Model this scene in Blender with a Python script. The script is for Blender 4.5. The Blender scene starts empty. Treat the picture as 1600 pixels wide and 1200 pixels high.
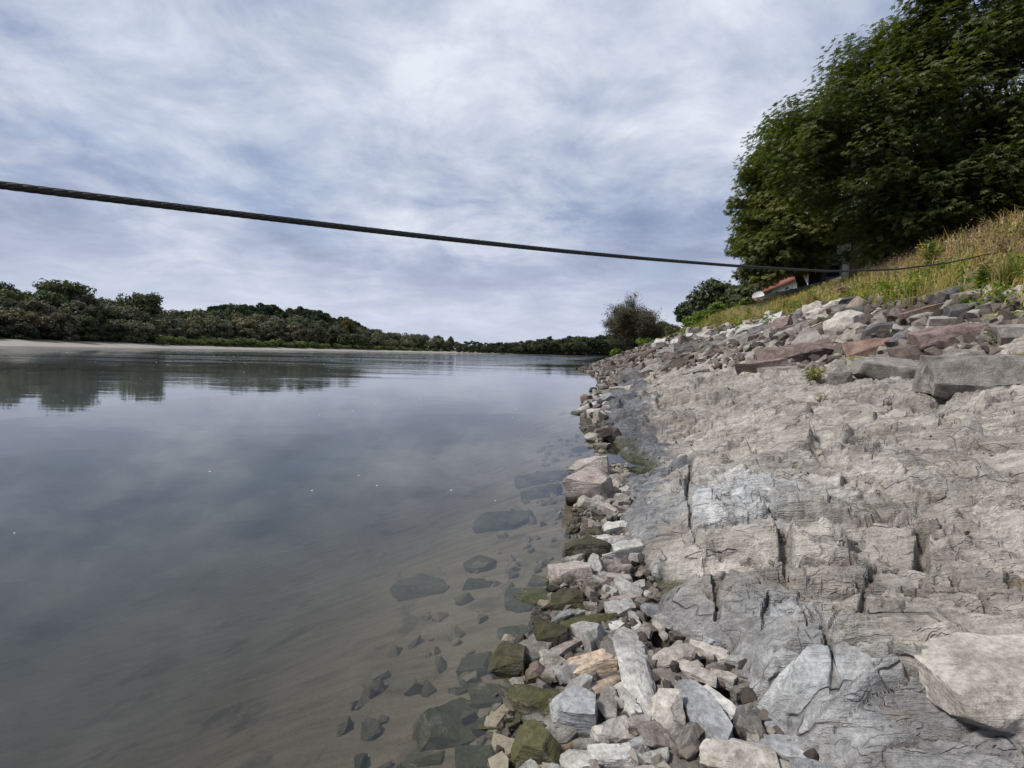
import bpy, bmesh, math, random
import numpy as np
from mathutils import Vector, Matrix

# ------------------------------------------------------------------ camera, sky, sun
SC = bpy.context.scene
F = 733.0                     # focal length in pixels of the 1600 px wide photograph
EYE = 1.55
PITCH, ROLL = math.radians(3.75), math.radians(1.36)
_fw = np.array([0, math.cos(PITCH), -math.sin(PITCH)])
_r0 = np.array([1.0, 0, 0]); _u0 = np.cross(_r0, _fw)
CR = _r0 * math.cos(ROLL) + _u0 * math.sin(ROLL)
CU = _u0 * math.cos(ROLL) - _r0 * math.sin(ROLL)
CW = _fw
cam_d = bpy.data.cameras.new('camera')
cam_d.sensor_width = 36.0; cam_d.lens = 36.0 * F / 1600
cam_d.clip_start = 0.05; cam_d.clip_end = 6000
cam = bpy.data.objects.new('camera', cam_d)
SC.collection.objects.link(cam)
cam.matrix_world = Matrix(((CR[0], CU[0], -CW[0], 0), (CR[1], CU[1], -CW[1], 0), (CR[2], CU[2], -CW[2], EYE), (0, 0, 0, 1)))
SC.camera = cam
SUN_EL, SUN_AZ = math.radians(50), math.radians(-98)      # azimuth from +Y towards +X
world = bpy.data.worlds.new('World'); SC.world = world; world.use_nodes = True
SC.view_settings.view_transform = 'Standard'; SC.view_settings.look = 'None'
SC.view_settings.exposure = 0.42; SC.view_settings.gamma = 1.0
SC.view_settings.use_curve_mapping = False
SC.cycles.use_denoising = True
try: SC.cycles.denoiser = 'OPENIMAGEDENOISE'
except Exception: pass
SC.cycles.max_bounces = 8; SC.cycles.diffuse_bounces = 3; SC.cycles.glossy_bounces = 3
SC.cycles.transmission_bounces = 4; SC.cycles.transparent_max_bounces = 12
SC.cycles.caustics_reflective = False; SC.cycles.caustics_refractive = False

class NT:
    """small helper to write node trees"""
    def __init__(s, nt): s.nt = nt; nt.nodes.clear()
    def n(s, t, props=None, **inp):
        nd = s.nt.nodes.new(t)
        for k, v in (props or {}).items(): setattr(nd, k, v)
        for k, v in inp.items():
            key = int(k[1:]) if k[0] == '_' and k[1:].isdigit() else k.replace('_', ' ')
            s.set(nd.inputs[key], v)
        return nd
    def set(s, sock, v):
        if isinstance(v, bpy.types.NodeSocket): s.nt.links.new(v, sock)
        elif isinstance(v, bpy.types.Node): s.nt.links.new(v.outputs[0], sock)
        elif isinstance(v, tuple) and len(v) == 3 and sock.type == 'RGBA': sock.default_value = (*v, 1)
        else: sock.default_value = v
    def math(s, op, a, b=0.0, c=None, clamp=False):
        nd = s.n('ShaderNodeMath', {'operation': op, 'use_clamp': clamp}, _0=a, _1=b)
        if c is not None: s.set(nd.inputs[2], c)
        return nd.outputs[0]
    def vmath(s, op, a, b=(0, 0, 0)):
        return s.n('ShaderNodeVectorMath', {'operation': op}, _0=a, _1=b).outputs[0]
    def mix(s, f, a, b, mode='MIX'):
        nd = s.nt.nodes.new('ShaderNodeMix'); nd.data_type = 'RGBA'; nd.blend_type = mode; nd.clamp_factor = True
        s.set(nd.inputs[0], f); s.set(nd.inputs[6], a); s.set(nd.inputs[7], b)
        return nd.outputs[2]
    def maprange(s, v, a, b, c=0.0, d=1.0, smooth=False):
        nd = s.n('ShaderNodeMapRange', {'interpolation_type': 'SMOOTHSTEP' if smooth else 'LINEAR'}, _0=v, _1=a, _2=b, _3=c, _4=d)
        return nd.outputs[0]
    def noise(s, vec, scale, detail=4, rough=0.55, dist=0.0):
        nd = s.n('ShaderNodeTexNoise', None, Vector=vec, Scale=scale, Detail=detail, Roughness=rough, Distortion=dist)
        return nd.outputs[0]
    def ramp(s, f, *stops):
        nd = s.n('ShaderNodeValToRGB', None, _0=f); e = nd.color_ramp.elements
        while len(e) < len(stops): e.new(0.5)
        for i, (p, c) in enumerate(stops): e[i].position = p; e[i].color = (*c, 1)
        return nd.outputs[0]
    def scale(s, v, xyz): return s.vmath('MULTIPLY', v, xyz)

def build_world():
    t = NT(world.node_tree)
    out = t.n('ShaderNodeOutputWorld'); bg = t.n('ShaderNodeBackground', None, Strength=0.1)
    t.set(out.inputs[0], bg)
    sky = t.n('ShaderNodeTexSky', {'sky_type': 'NISHITA', 'sun_disc': False, 'sun_elevation': SUN_EL, 'sun_rotation': SUN_AZ, 'air_density': 1.0, 'dust_density': 1.5})
    d = t.n('ShaderNodeTexCoord').outputs['Generated']
    sep = t.n('ShaderNodeSeparateXYZ', None, _0=d)
    z = t.math('ABSOLUTE', sep.outputs[2])
    zc = t.math('ADD', z, 0.20)
    px = t.math('DIVIDE', sep.outputs[0], zc); py = t.math('DIVIDE', sep.outputs[1], zc)
    p = t.n('ShaderNodeCombineXYZ', None, _0=px, _1=py, _2=0.0).outputs[0]
    # wind-drawn streaks: a rotated, stretched copy of the layer's plane
    rot = t.n('ShaderNodeMapping', {'vector_type': 'POINT'}, Vector=p, Location=(3.1, 1.7, 0), Rotation=(0, 0, math.radians(-52)), Scale=(0.7, 1.4, 1)).outputs[0]
    big = t.noise(t.vmath('ADD', p, (4.3, 7.9, 0)), 0.8, 3, 0.5, 0.3)
    mid = t.noise(t.vmath('ADD', p, (9.1, 2.2, 5)), 2.5, 9, 0.62, 0.30)
    fine = t.noise(rot, 2.2, 7, 0.6, 0.4)
    v = t.math('ADD', t.math('MULTIPLY', big, 1.0), t.math('ADD', t.math('MULTIPLY', mid, 0.78), t.math('MULTIPLY', fine, 0.22)))
    v = t.maprange(v, 0.80, 1.23)
    cloud = t.ramp(v, (0.0, (1.8, 2.25, 3.35)), (0.33, (2.7, 3.2, 4.45)), (0.62, (4.05, 4.5, 5.5)), (1.0, (5.9, 6.25, 6.9)))
    blue = t.noise(t.vmath('ADD', p, (1.3, 3.3, 2)), 0.9, 4, 0.5, 0.3)
    gap = t.math('MULTIPLY', t.maprange(blue, 0.52, 0.72, smooth=True), 0.45)
    col = t.mix(gap, cloud, sky)
    hor = t.maprange(z, 0.0, 0.30, 1.0, 0.0, smooth=True)
    col = t.mix(t.math('MULTIPLY', hor, 0.8), col, (4.75, 5.05, 6.05))
    t.set(bg.inputs[0], col)
build_world()

sun_d = bpy.data.lights.new('sun', 'SUN'); sun_d.energy = 3.6; sun_d.angle = math.radians(12); sun_d.color = (1.0, 0.95, 0.88)
sun = bpy.data.objects.new('sun', sun_d); SC.collection.objects.link(sun)
_sd = Vector((math.sin(SUN_AZ) * math.cos(SUN_EL), math.cos(SUN_AZ) * math.cos(SUN_EL), math.sin(SUN_EL)))
sun.rotation_euler = _sd.to_track_quat('Z', 'Y').to_euler()

# ------------------------------------------------------------------ helpers
rng = np.random.default_rng(7)
random.seed(7)
C = SC.collection

def tag(o, label=None, cat=None, group=None, kind=None):
    if label: o['label'] = label
    if cat: o['category'] = cat
    if group: o['group'] = group
    if kind: o['kind'] = kind
    return o
def link(name, me, parent=None):
    o = bpy.data.objects.new(name, me); C.objects.link(o)
    if parent is not None: o.parent = parent
    return o
def empty(name, loc=(0, 0, 0), rz=0.0):
    o = bpy.data.objects.new(name, None); C.objects.link(o); o.location = loc; o.rotation_euler = (0, 0, rz)
    o.empty_display_size = 0.2
    return o
def mesh(name, V, faces, mat=None, smooth=False, attrs=None):
    """faces: list of int arrays (n,k); attrs: name -> per-vertex floats"""
    me = bpy.data.meshes.new(name)
    V = np.asarray(V, np.float32)
    if not isinstance(faces, (list, tuple)): faces = [faces]
    faces = [np.asarray(f, np.int32) for f in faces if len(f)]
    loops = np.concatenate([f.ravel() for f in faces])
    tot = np.concatenate([np.full(len(f), f.shape[1], np.int32) for f in faces])
    start = np.concatenate([[0], np.cumsum(tot)[:-1]]).astype(np.int32)
    me.vertices.add(len(V)); me.vertices.foreach_set('co', V.ravel())
    me.loops.add(len(loops)); me.loops.foreach_set('vertex_index', loops)
    me.polygons.add(len(tot)); me.polygons.foreach_set('loop_start', start)
    try: me.polygons.foreach_set('loop_total', tot)
    except Exception: pass
    for k, a in (attrs or {}).items():
        at = me.attributes.new(k, 'FLOAT', 'POINT'); at.data.foreach_set('value', np.asarray(a, np.float32))
    me.update(calc_edges=True)
    me.polygons.foreach_set('use_smooth', np.full(len(tot), bool(smooth)))
    if mat: me.materials.append(mat)
    return me

_G = np.random.default_rng(11).normal(size=(1024, 3)); _G /= np.linalg.norm(_G, axis=1)[:, None]
def _hash(ix, iy, iz, seed):
    h = (ix * 73856093) ^ (iy * 19349663) ^ (iz * 83492791) ^ (seed * 2654435761 & 0x7fffffff)
    h = (h ^ (h >> 13)) * 1274126177
    return (h ^ (h >> 16)) & 0x7fffffff
def pn(p, seed=0):
    """gradient noise, p (...,2 or 3), about -0.7..0.7"""
    p = np.asarray(p, float)
    d = p.shape[-1]
    i = np.floor(p).astype(np.int64); f = p - i
    w = f * f * f * (f * (f * 6 - 15) + 10)
    out = np.zeros(p.shape[:-1])
    for c in range(2 ** d):
        b = [(c >> k) & 1 for k in range(d)]
        h = _hash(i[..., 0] + b[0], i[..., 1] + b[1], (i[..., 2] + b[2]) if d == 3 else 0, seed) & 1023
        g = _G[h]
        dot = sum(g[..., k] * (f[..., k] - b[k]) for k in range(d))
        wt = 1.0
        for k in range(d): wt = wt * (w[..., k] if b[k] else 1 - w[..., k])
        out += wt * dot
    return out
def fbm(p, seed=0, octv=4, gain=0.5, lac=2.03):
    p = np.asarray(p, float); a, s, r = 1.0, 1.0, 0
    for o in range(octv):
        r = r + a * pn(p * s, seed + o * 17); a *= gain; s *= lac
    return r
def voro(p, seed=0):
    """2D cells: F1, F2, random of the cell (3), offset from the cell's centre"""
    i = np.floor(p).astype(np.int64); n = p.shape[:-1]
    f1 = np.full(n, 9.0); f2 = np.full(n, 9.0); rid = np.zeros(n, np.int64); off = np.zeros(n + (2,))
    for dx in (-1, 0, 1):
        for dy in (-1, 0, 1):
            cx, cy = i[..., 0] + dx, i[..., 1] + dy
            h = _hash(cx, cy, 5, seed)
            qx = cx + (h & 1023) / 1023 * 0.9 + .05; qy = cy + ((h >> 10) & 1023) / 1023 * 0.9 + .05
            vx, vy = p[..., 0] - qx, p[..., 1] - qy
            d = np.hypot(vx, vy)
            nearer = d < f1
            f2 = np.where(nearer, f1, np.minimum(f2, d))
            f1 = np.where(nearer, d, f1); rid = np.where(nearer, h, rid)
            off[..., 0] = np.where(nearer, vx, off[..., 0]); off[..., 1] = np.where(nearer, vy, off[..., 1])
    r = np.stack([_hash(rid, 1, 2, 3) & 4095, _hash(rid, 4, 5, 6) & 4095, _hash(rid, 7, 8, 9) & 4095], -1) / 4095 - .5
    return f1, f2, r, off
def sstep(x, a, b):
    t = np.clip((x - a) / (b - a), 0, 1); return t * t * (3 - 2 * t)

# ------------------------------------------------------------------ the lie of the land
SHY = [-40, -6, 0, 1.66, 2.06, 2.45, 2.93, 3.63, 4.74, 6.44, 8.35, 12, 16.1, 25.4, 38, 50, 56, 95, 160, 260, 500, 900]
SHX = [-9, -1.6, -.35, .05, .05, .18, .33, .54, .76, 1.36, 1.66, 1.95, 2.7, 4.9, 6.7, 6.9, 9, 17, 31, 54, 105, 190]
EDY = [-40, 0, 1.5, 1.8, 2.15, 2.47, 3.2, 4.1, 5.8, 7.6, 10, 14, 20, 60]
EDX = [-7, 1.0, 1.1, 1.05, 1.08, .86, .90, 1.06, 1.42, 1.78, 2.0, 2.7, 4.2, 12]
def shore(y): return np.interp(y, SHY, SHX)
def edge(y): return np.interp(y, EDY, EDX)
NU = [-400, -40, -9, -3, -1, 0, .4, 1, 3, 5, 6.4, 7.4, 8.3, 16.5, 19, 23, 60, 3000]
NZ = [-6, -4.5, -2.6, -1.05, -.27, 0, .05, .2, .62, 1.03, 1.28, 2.0, 2.7, 7.1, 7.5, 8.0, 9, 30]
FU = [-400, -40, -9, -3, -1, 0, .4, 2, 11.6, 16.5, 19, 23, 60, 3000]
FZ = [-6, -4.5, -2.6, -1.05, -.27, 0, .12, .6, 4.4, 7.0, 7.4, 7.8, 9, 30]
def land(x, y):
    """height of the near bank without its roughness"""
    x = np.asarray(x, float); y = np.asarray(y, float)
    u = x - shore(y)
    w = sstep(y, 9, 20)
    z = (1 - w) * np.interp(u, NU, NZ) + w * np.interp(u, FU, FZ)
    # the rubble strip lies below the rock ledge's edge
    e = x - edge(y)
    near = 1 - sstep(y, 9, 15)
    low = np.minimum(z, .008 + .12 * np.clip(u, 0, 2))
    k = sstep(e, -.12, .16)
    z = np.where((u > 0), z * (1 - near) + near * (low * (1 - k) + z * k), z)
    far = sstep(y, 110, 260)
    return np.where(u > 0, z * (1 - .45 * far), z)
def normal(x, y, e=.25):
    nx = (land(x - e, y) - land(x + e, y)) / (2 * e); ny = (land(x, y - e) - land(x, y + e)) / (2 * e)
    v = np.array([float(nx), float(ny), 1.0]); return v / np.linalg.norm(v)
def ray(px, py):
    d = CR * (px - 800) / F - CU * (py - 600) / F + CW
    return d
def at(px, py, Y):
    d = ray(px, py); return np.array([0, 0, EYE]) + d * (Y / d[1])
def hit(px, py, lift=0.0, ymin=.9, ymax=400):
    """where the line of sight meets the bank (raised by lift)"""
    d = ray(px, py); d = d / d[1]
    Y = np.geomspace(ymin, ymax, 2400)
    P = np.array([0, 0, EYE])[None] + d[None] * Y[:, None]
    below = P[:, 2] < land(P[:, 0], P[:, 1]) + lift
    if not below.any(): return None
    k = int(np.argmax(below)); 
    if k == 0: return P[0]
    a, b = Y[k - 1], Y[k]
    for _ in range(20):
        m = (a + b) / 2; q = np.array([0, 0, EYE]) + d * m
        if q[2] < float(land(q[0], q[1])) + lift: b = m
        else: a = m
    return np.array([0, 0, EYE]) + d * b

# ------------------------------------------------------------------ materials
def principled(name):
    m = bpy.data.materials.new(name); m.use_nodes = True
    t = NT(m.node_tree); out = t.n('ShaderNodeOutputMaterial'); b = t.n('ShaderNodeBsdfPrincipled')
    t.set(out.inputs[0], b); b.inputs['Roughness'].default_value = .85
    b.inputs['Specular IOR Level'].default_value = .3
    return m, t, b
def plain(name, col, rough=.7, metal=0.0, var=.12, scale=3.0):
    m, t, b = principled(name)
    co = t.n('ShaderNodeTexCoord').outputs['Object']
    n = t.noise(co, scale, 5, .6)
    f = t.maprange(n, .3, .7, 1 - var, 1 + var)
    t.set(b.inputs['Base Color'], t.mix(1.0, col, t.n('ShaderNodeCombineXYZ', None, _0=f, _1=f, _2=f).outputs[0], 'MULTIPLY'))
    b.inputs['Roughness'].default_value = rough; b.inputs['Metallic'].default_value = metal
    return m
def attr(t, name): return t.n('ShaderNodeAttribute', {'attribute_name': name}).outputs['Fac']

def rock_mat(name, c1, c2, c3, moss=0.0, mosscol=(.07, .085, .018), strata=1.0, mossdir=0.0, band=1.0):
    """c1 dark, c2 main, c3 light; strata strength; moss cover 0..1"""
    m, t, b = principled(name)
    co = t.n('ShaderNodeTexCoord').outputs['Object']
    oi = t.n('ShaderNodeObjectInfo')
    co = t.vmath('ADD', co, t.n('ShaderNodeCombineXYZ', None, _0=t.math('MULTIPLY', oi.outputs['Random'], 37.0), _1=t.math('MULTIPLY', oi.outputs['Random'], 11.0), _2=0.0).outputs[0])
    n1 = t.noise(co, 5.0, 6, .6, .4)
    n2 = t.noise(co, 42.0, 6, .68)
    lay = t.noise(t.scale(co, (3.0, 5.0, 34.0)), 1.6, 5, .6, .25)
    base = t.ramp(n1, (.30, c1), (.5, c2), (.72, c3))
    sp = t.maprange(n2, .28, .72, .55, 1.36)
    ly = t.maprange(lay, .3, .7, 1 - .22 * strata, 1 + .16 * strata)
    rv = t.maprange(oi.outputs['Random'], 0, 1, .84, 1.14)
    g = t.math('MULTIPLY', t.math('MULTIPLY', sp, ly), rv)
    base = t.mix(1.0, base, t.n('ShaderNodeCombineXYZ', None, _0=g, _1=g, _2=g).outputs[0], 'MULTIPLY')
    fleck = t.math('GREATER_THAN', t.noise(co, 90.0, 2, .5), .66)
    base = t.mix(t.math('MULTIPLY', fleck, .35), base, (.5, .48, .44))
    geo = t.n('ShaderNodeNewGeometry'); sep = t.n('ShaderNodeSeparateXYZ', None, _0=geo.outputs['Position'])
    nz = t.n('ShaderNodeSeparateXYZ', None, _0=geo.outputs['Normal']).outputs[2]
    if moss:
        mn = t.noise(co, 9.0, 6, .65)
        mf = t.maprange(t.math('ADD', mn, t.math('MULTIPLY', nz, .16 + mossdir)), .70 - .42 * moss, .84 - .42 * moss, smooth=True)
        mc = t.ramp(t.noise(co, 30.0, 5, .7), (.3, tuple(x * .5 for x in mosscol)), (.55, mosscol), (.8, tuple(x * 1.7 for x in mosscol)))
        base = t.mix(mf, base, mc)
    # grime, then an algae band and dark wet stone just above the waterline
    gr = t.maprange(t.noise(co, 7.0, 7, .72, .6), .50, .68, 0, .5, smooth=True)
    base = t.mix(gr, base, (.085, .075, .062))
    wn = t.noise(geo.outputs['Position'], 13.0, 5, .65)
    zz = t.math('ADD', sep.outputs[2], t.math('MULTIPLY', t.math('SUBTRACT', wn, .5), -.22))
    alg = t.maprange(zz, .015, .075, 1.0, 0.0, smooth=True)
    base = t.mix(t.math('MULTIPLY', alg, .62 * band), base, t.mix(t.noise(co, 20.0, 4, .6), (.03, .03, .012), (.085, .08, .026)))
    wet = t.maprange(zz, -.03, .03, 1.0, 0.0, smooth=True)
    base = t.mix(t.math('MULTIPLY', wet, .8 * band), base, t.mix(t.noise(co, 12.0, 3, .5), (.014, .015, .010), (.045, .046, .018)))
    t.set(b.inputs['Base Color'], base)
    t.set(b.inputs['Roughness'], t.maprange(wet, 0, 1, .88, .42))
    h = t.math('ADD', t.math('MULTIPLY', n2, .5), t.math('ADD', t.math('MULTIPLY', n1, .8), t.math('MULTIPLY', lay, .8 * strata)))
    bp = t.n('ShaderNodeBump', None, Strength=.8, Distance=.028, Height=h)
    t.set(b.inputs['Normal'], bp)
    return m

ROCK = {
    'pale': rock_mat('pale_grey_stone', (.25, .243, .228), (.41, .40, .375), (.53, .515, .48)),
    'beige': rock_mat('beige_stone', (.225, .205, .18), (.38, .35, .31), (.49, .46, .42), strata=.7),
    'blue': rock_mat('blue_grey_slate', (.16, .166, .174), (.28, .287, .296), (.40, .404, .406)),
    'pink': rock_mat('pinkish_stone', (.17, .135, .12), (.31, .265, .24), (.41, .37, .335), strata=.6),
    'red': rock_mat('red_brown_stone', (.085, .055, .043), (.175, .115, .09), (.27, .19, .15), strata=.6),
    'purple': rock_mat('purple_brown_stone', (.075, .053, .048), (.155, .112, .10), (.26, .20, .18), strata=.5),
    'brown': rock_mat('dark_brown_stone', (.05, .04, .034), (.115, .088, .075), (.20, .16, .135), strata=.6),
    'dark': rock_mat('dark_slate_stone', (.04, .04, .042), (.095, .093, .095), (.18, .175, .17)),
    'grey': rock_mat('weathered_grey_stone', (.10, .092, .085), (.195, .18, .163), (.30, .28, .252), strata=.6),
    'tan': rock_mat('banded_tan_stone', (.22, .15, .10), (.38, .30, .225), (.48, .41, .33), strata=1.5),
    'cobble': rock_mat('orange_brown_cobble', (.16, .09, .055), (.27, .165, .10), (.36, .25, .17), strata=.1),
    'moss': rock_mat('moss_covered_stone', (.06, .055, .04), (.12, .11, .085), (.22, .20, .16), moss=.66, mosscol=(.046, .043, .021)),
    'mosstop': rock_mat('moss_topped_stone', (.17, .14, .125), (.30, .265, .245), (.42, .39, .36), moss=.62, mosscol=(.085, .083, .036), mossdir=.26),
    'mosshalf': rock_mat('half_mossy_stone', (.13, .10, .08), (.27, .235, .195), (.38, .34, .29), moss=.60, mosscol=(.062, .062, .024)),
    'sunk': rock_mat('silty_sunken_stone', (.09, .085, .06), (.165, .148, .108), (.24, .215, .16), moss=.45, mosscol=(.07, .075, .032), strata=.3, band=0.0),
    'sunkdark': rock_mat('dark_sunken_stone', (.065, .065, .046), (.115, .11, .08), (.18, .165, .125), moss=.5, mosscol=(.05, .056, .024), strata=.3, band=0.0),
    'lichen': rock_mat('yellow_lichened_stone', (.13, .125, .10), (.24, .225, .19), (.36, .34, .28), moss=.45, mosscol=(.13, .115, .035)),
}

def ledge_mat():
    m, t, b = principled('schist_ledge')
    pos = t.n('ShaderNodeNewGeometry').outputs['Position']
    r = t.n('ShaderNodeMapping', None, Vector=pos, Rotation=(math.radians(14), math.radians(9), math.radians(17))).outputs[0]
    slate = attr(t, 'slate'); white = attr(t, 'white'); dirt = attr(t, 'dirt'); tone = attr(t, 'tone')
    n1 = t.noise(pos, 2.6, 7, .62, .5)
    base = t.ramp(n1, (.28, (.205, .185, .162)), (.5, (.305, .283, .252)), (.74, (.40, .378, .343)))
    sl = t.ramp(t.noise(pos, 5.0, 6, .6, .4), (.3, (.10, .107, .12)), (.5, (.195, .205, .222)), (.75, (.33, .34, .352)))
    far = t.maprange(t.n('ShaderNodeSeparateXYZ', None, _0=pos).outputs[1], 4.0, 7.5, 1.0, .58, smooth=True)      # the slate band is darker downstream
    sl = t.mix(1.0, sl, t.n('ShaderNodeCombineXYZ', None, _0=far, _1=far, _2=far).outputs[0], 'MULTIPLY')
    base = t.mix(slate, base, sl)
    base = t.mix(white, base, t.ramp(t.noise(pos, 9.0, 5, .6), (.35, (.34, .355, .365)), (.65, (.55, .56, .56))))
    tv = t.maprange(tone, -1, 1, .74, 1.22)
    lines = t.noise(t.scale(r, (2.0, 26.0, 24.0)), 1.0, 6, .62, .35)
    lines2 = t.noise(t.scale(r, (6.0, 80.0, 80.0)), 1.0, 4, .6, .2)
    fine = t.noise(pos, 70.0, 6, .7)
    g = t.math('MULTIPLY', t.math('MULTIPLY', t.maprange(lines, .3, .7, .66, 1.26), t.maprange(fine, .25, .75, .62, 1.32)), tv)
    base = t.mix(1.0, base, t.n('ShaderNodeCombineXYZ', None, _0=g, _1=g, _2=g).outputs[0], 'MULTIPLY')
    base = t.mix(t.math('MULTIPLY', dirt, .75), base, (.075, .06, .047))
    def cracks(sc, w, off, stretch):
        q = t.vmath('ADD', t.scale(r, stretch), (off, off * 2, off * 3))
        v = t.noise(q, sc, 3, .45, .0)
        return t.maprange(t.math('ABSOLUTE', t.math('SUBTRACT', v, .5)), 0, w, 1, 0, smooth=True)
    gate = t.maprange(t.noise(pos, 1.7, 4, .6), .47, .60, 0, 1)
    gate2 = t.maprange(t.noise(t.vmath('ADD', pos, (7, 3, 1)), 2.6, 4, .6), .47, .60, 0, 1)
    ck = t.math('MAXIMUM', t.math('MULTIPLY', cracks(1.2, .012, 0.0, (1, 3.4, 2.0)), gate), t.math('MULTIPLY', cracks(1.5, .010, 5.0, (2.2, 1.2, .4)), gate2))
    ck = t.math('MAXIMUM', ck, t.math('MULTIPLY', cracks(3.2, .016, 9.0, (1, 4.5, 3.0)), t.math('MULTIPLY', t.math('SUBTRACT', 1.0, gate), .5)))
    base = t.mix(t.math('MULTIPLY', ck, .34), base, (.07, .058, .046))
    rust = t.maprange(t.noise(pos, 3.3, 5, .6, .8), .60, .74, 0, .38, smooth=True)
    base = t.mix(rust, base, (.24, .165, .10))
    z = t.n('ShaderNodeSeparateXYZ', None, _0=pos).outputs[2]
    wet = t.maprange(t.math('ADD', z, t.math('MULTIPLY', t.noise(pos, 11.0, 4, .6), -.14)), -.03, .05, 1, 0, smooth=True)
    base = t.mix(t.math('MULTIPLY', wet, .8), base, t.mix(t.noise(pos, 16.0, 3, .5), (.02, .02, .013), (.075, .075, .02)))
    t.set(b.inputs['Base Color'], base)
    h = t.math('ADD', t.math('MULTIPLY', lines, .9), t.math('SUBTRACT', t.math('ADD', t.math('MULTIPLY', fine, .5), t.math('MULTIPLY', lines2, .5)), t.math('MULTIPLY', ck, .9)))
    t.set(b.inputs['Normal'], t.n('ShaderNodeBump', None, Strength=.9, Distance=.025, Height=h))
    b.inputs['Roughness'].default_value = .9
    return m

def soil_mat():
    m, t, b = principled('bank_soil')
    pos = t.n('ShaderNodeNewGeometry').outputs['Position']
    weed = attr(t, 'weed'); bed = attr(t, 'bed')
    st = t.ramp(t.noise(pos, 7.0, 8, .7), (.3, (.055, .05, .045)), (.5, (.14, .125, .11)), (.72, (.30, .28, .25)))
    wd = t.ramp(t.noise(pos, 3.0, 8, .7), (.3, (.045, .042, .02)), (.5, (.105, .09, .04)), (.72, (.21, .17, .085)))
    c = t.mix(weed, st, wd)
    rip = t.noise(t.n('ShaderNodeMapping', None, Vector=pos, Rotation=(0, 0, math.radians(35)), Scale=(1.2, 7.0, 1)).outputs[0], 1.6, 6, .6, .6)
    sand = t.ramp(rip, (.25, (.15, .124, .088)), (.5, (.25, .212, .155)), (.75, (.31, .27, .205)))
    weedp = t.maprange(t.noise(pos, 2.2, 6, .65, .4), .53, .66, 0, .6, smooth=True)
    sand = t.mix(weedp, sand, (.045, .048, .03))
    t.set(b.inputs['Base Color'], t.mix(bed, c, sand))
    t.set(b.inputs['Normal'], t.n('ShaderNodeBump', None, Strength=.7, Distance=.05, Height=t.noise(pos, 22.0, 6, .7)))
    return m

def water_mat():
    m = bpy.data.materials.new('river_water'); m.use_nodes = True
    t = NT(m.node_tree); out = t.n('ShaderNodeOutputMaterial')
    pos = t.n('ShaderNodeNewGeometry').outputs['Position']
    depth = attr(t, 'depth'); cur = attr(t, 'current')
    murk = t.math('SUBTRACT', 1.0, t.math('POWER', 2.718, t.math('MULTIPLY', depth, -.85)))
    murk = t.math('MULTIPLY', murk, .95)
    # ripples: small everywhere, longer and taller in the current
    cx = t.scale(pos, (.55, 1.0, 1.0))
    w1 = t.noise(cx, .32, 3, .5, .6)
    w2 = t.noise(cx, 2.1, 4, .55, .4)
    w3 = t.noise(t.scale(pos, (.8, 1.0, 1.0)), 7.0, 2, .5, .2)
    patch = t.maprange(t.noise(t.scale(pos, (.25, 1.0, 1.0)), .085, 4, .6, .6), .42, .62, .25, 1.0, smooth=True)
    amp = t.math('MULTIPLY', cur, patch)
    calm = t.math('MULTIPLY', t.math('ADD', t.math('MULTIPLY', w2, .012), t.math('MULTIPLY', w1, .05)), 1.0)
    rough = t.math('MULTIPLY', t.math('ADD', t.math('MULTIPLY', w1, .75), t.math('ADD', t.math('MULTIPLY', w2, .24), t.math('MULTIPLY', w3, .02))), amp)
    h = t.math('ADD', t.math('MULTIPLY', calm, .35), rough)
    bp = t.n('ShaderNodeBump', None, Strength=1.0, Distance=.22, Height=h)
    fr = t.n('ShaderNodeFresnel', None, IOR=1.52, Normal=bp.outputs[0])
    gl = t.n('ShaderNodeBsdfGlossy', None, Color=(.94, .95, .96), Roughness=.02, Normal=bp.outputs[0])
    tr = t.n('ShaderNodeBsdfTransparent', None, Color=(.95, .96, .92))
    df = t.n('ShaderNodeBsdfDiffuse', None, Color=(.036, .043, .035))
    body = t.n('ShaderNodeMixShader', None, _0=murk, _1=tr, _2=df)
    fin = t.n('ShaderNodeMixShader', None, _0=fr, _1=body, _2=gl)
    t.set(out.inputs[0], fin)
    return m

def leaf_mat(name, dark, mid, light, trans=.35, rough=.55):
    m = bpy.data.materials.new(name); m.use_nodes = True
    t = NT(m.node_tree); out = t.n('ShaderNodeOutputMaterial')
    tone = attr(t, 'tone')
    oi = t.n('ShaderNodeObjectInfo')
    c = t.ramp(tone, (.0, dark), (.5, mid), (1.0, light))
    c = t.mix(1.0, c, t.ramp(oi.outputs['Random'], (0, (.8, .8, .82)), (.5, (1, 1, 1)), (1, (1.22, 1.12, 1.0))), 'MULTIPLY')
    b = t.n('ShaderNodeBsdfPrincipled', None, Base_Color=c, Roughness=rough)
    b.inputs['Specular IOR Level'].default_value = .35
    tl = t.n('ShaderNodeBsdfTranslucent', None, Color=t.mix(1.0, c, (1.2, 1.35, .6), 'MULTIPLY'))
    t.set(out.inputs[0], t.n('ShaderNodeMixShader', None, _0=trans, _1=b, _2=tl))
    return m

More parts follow.
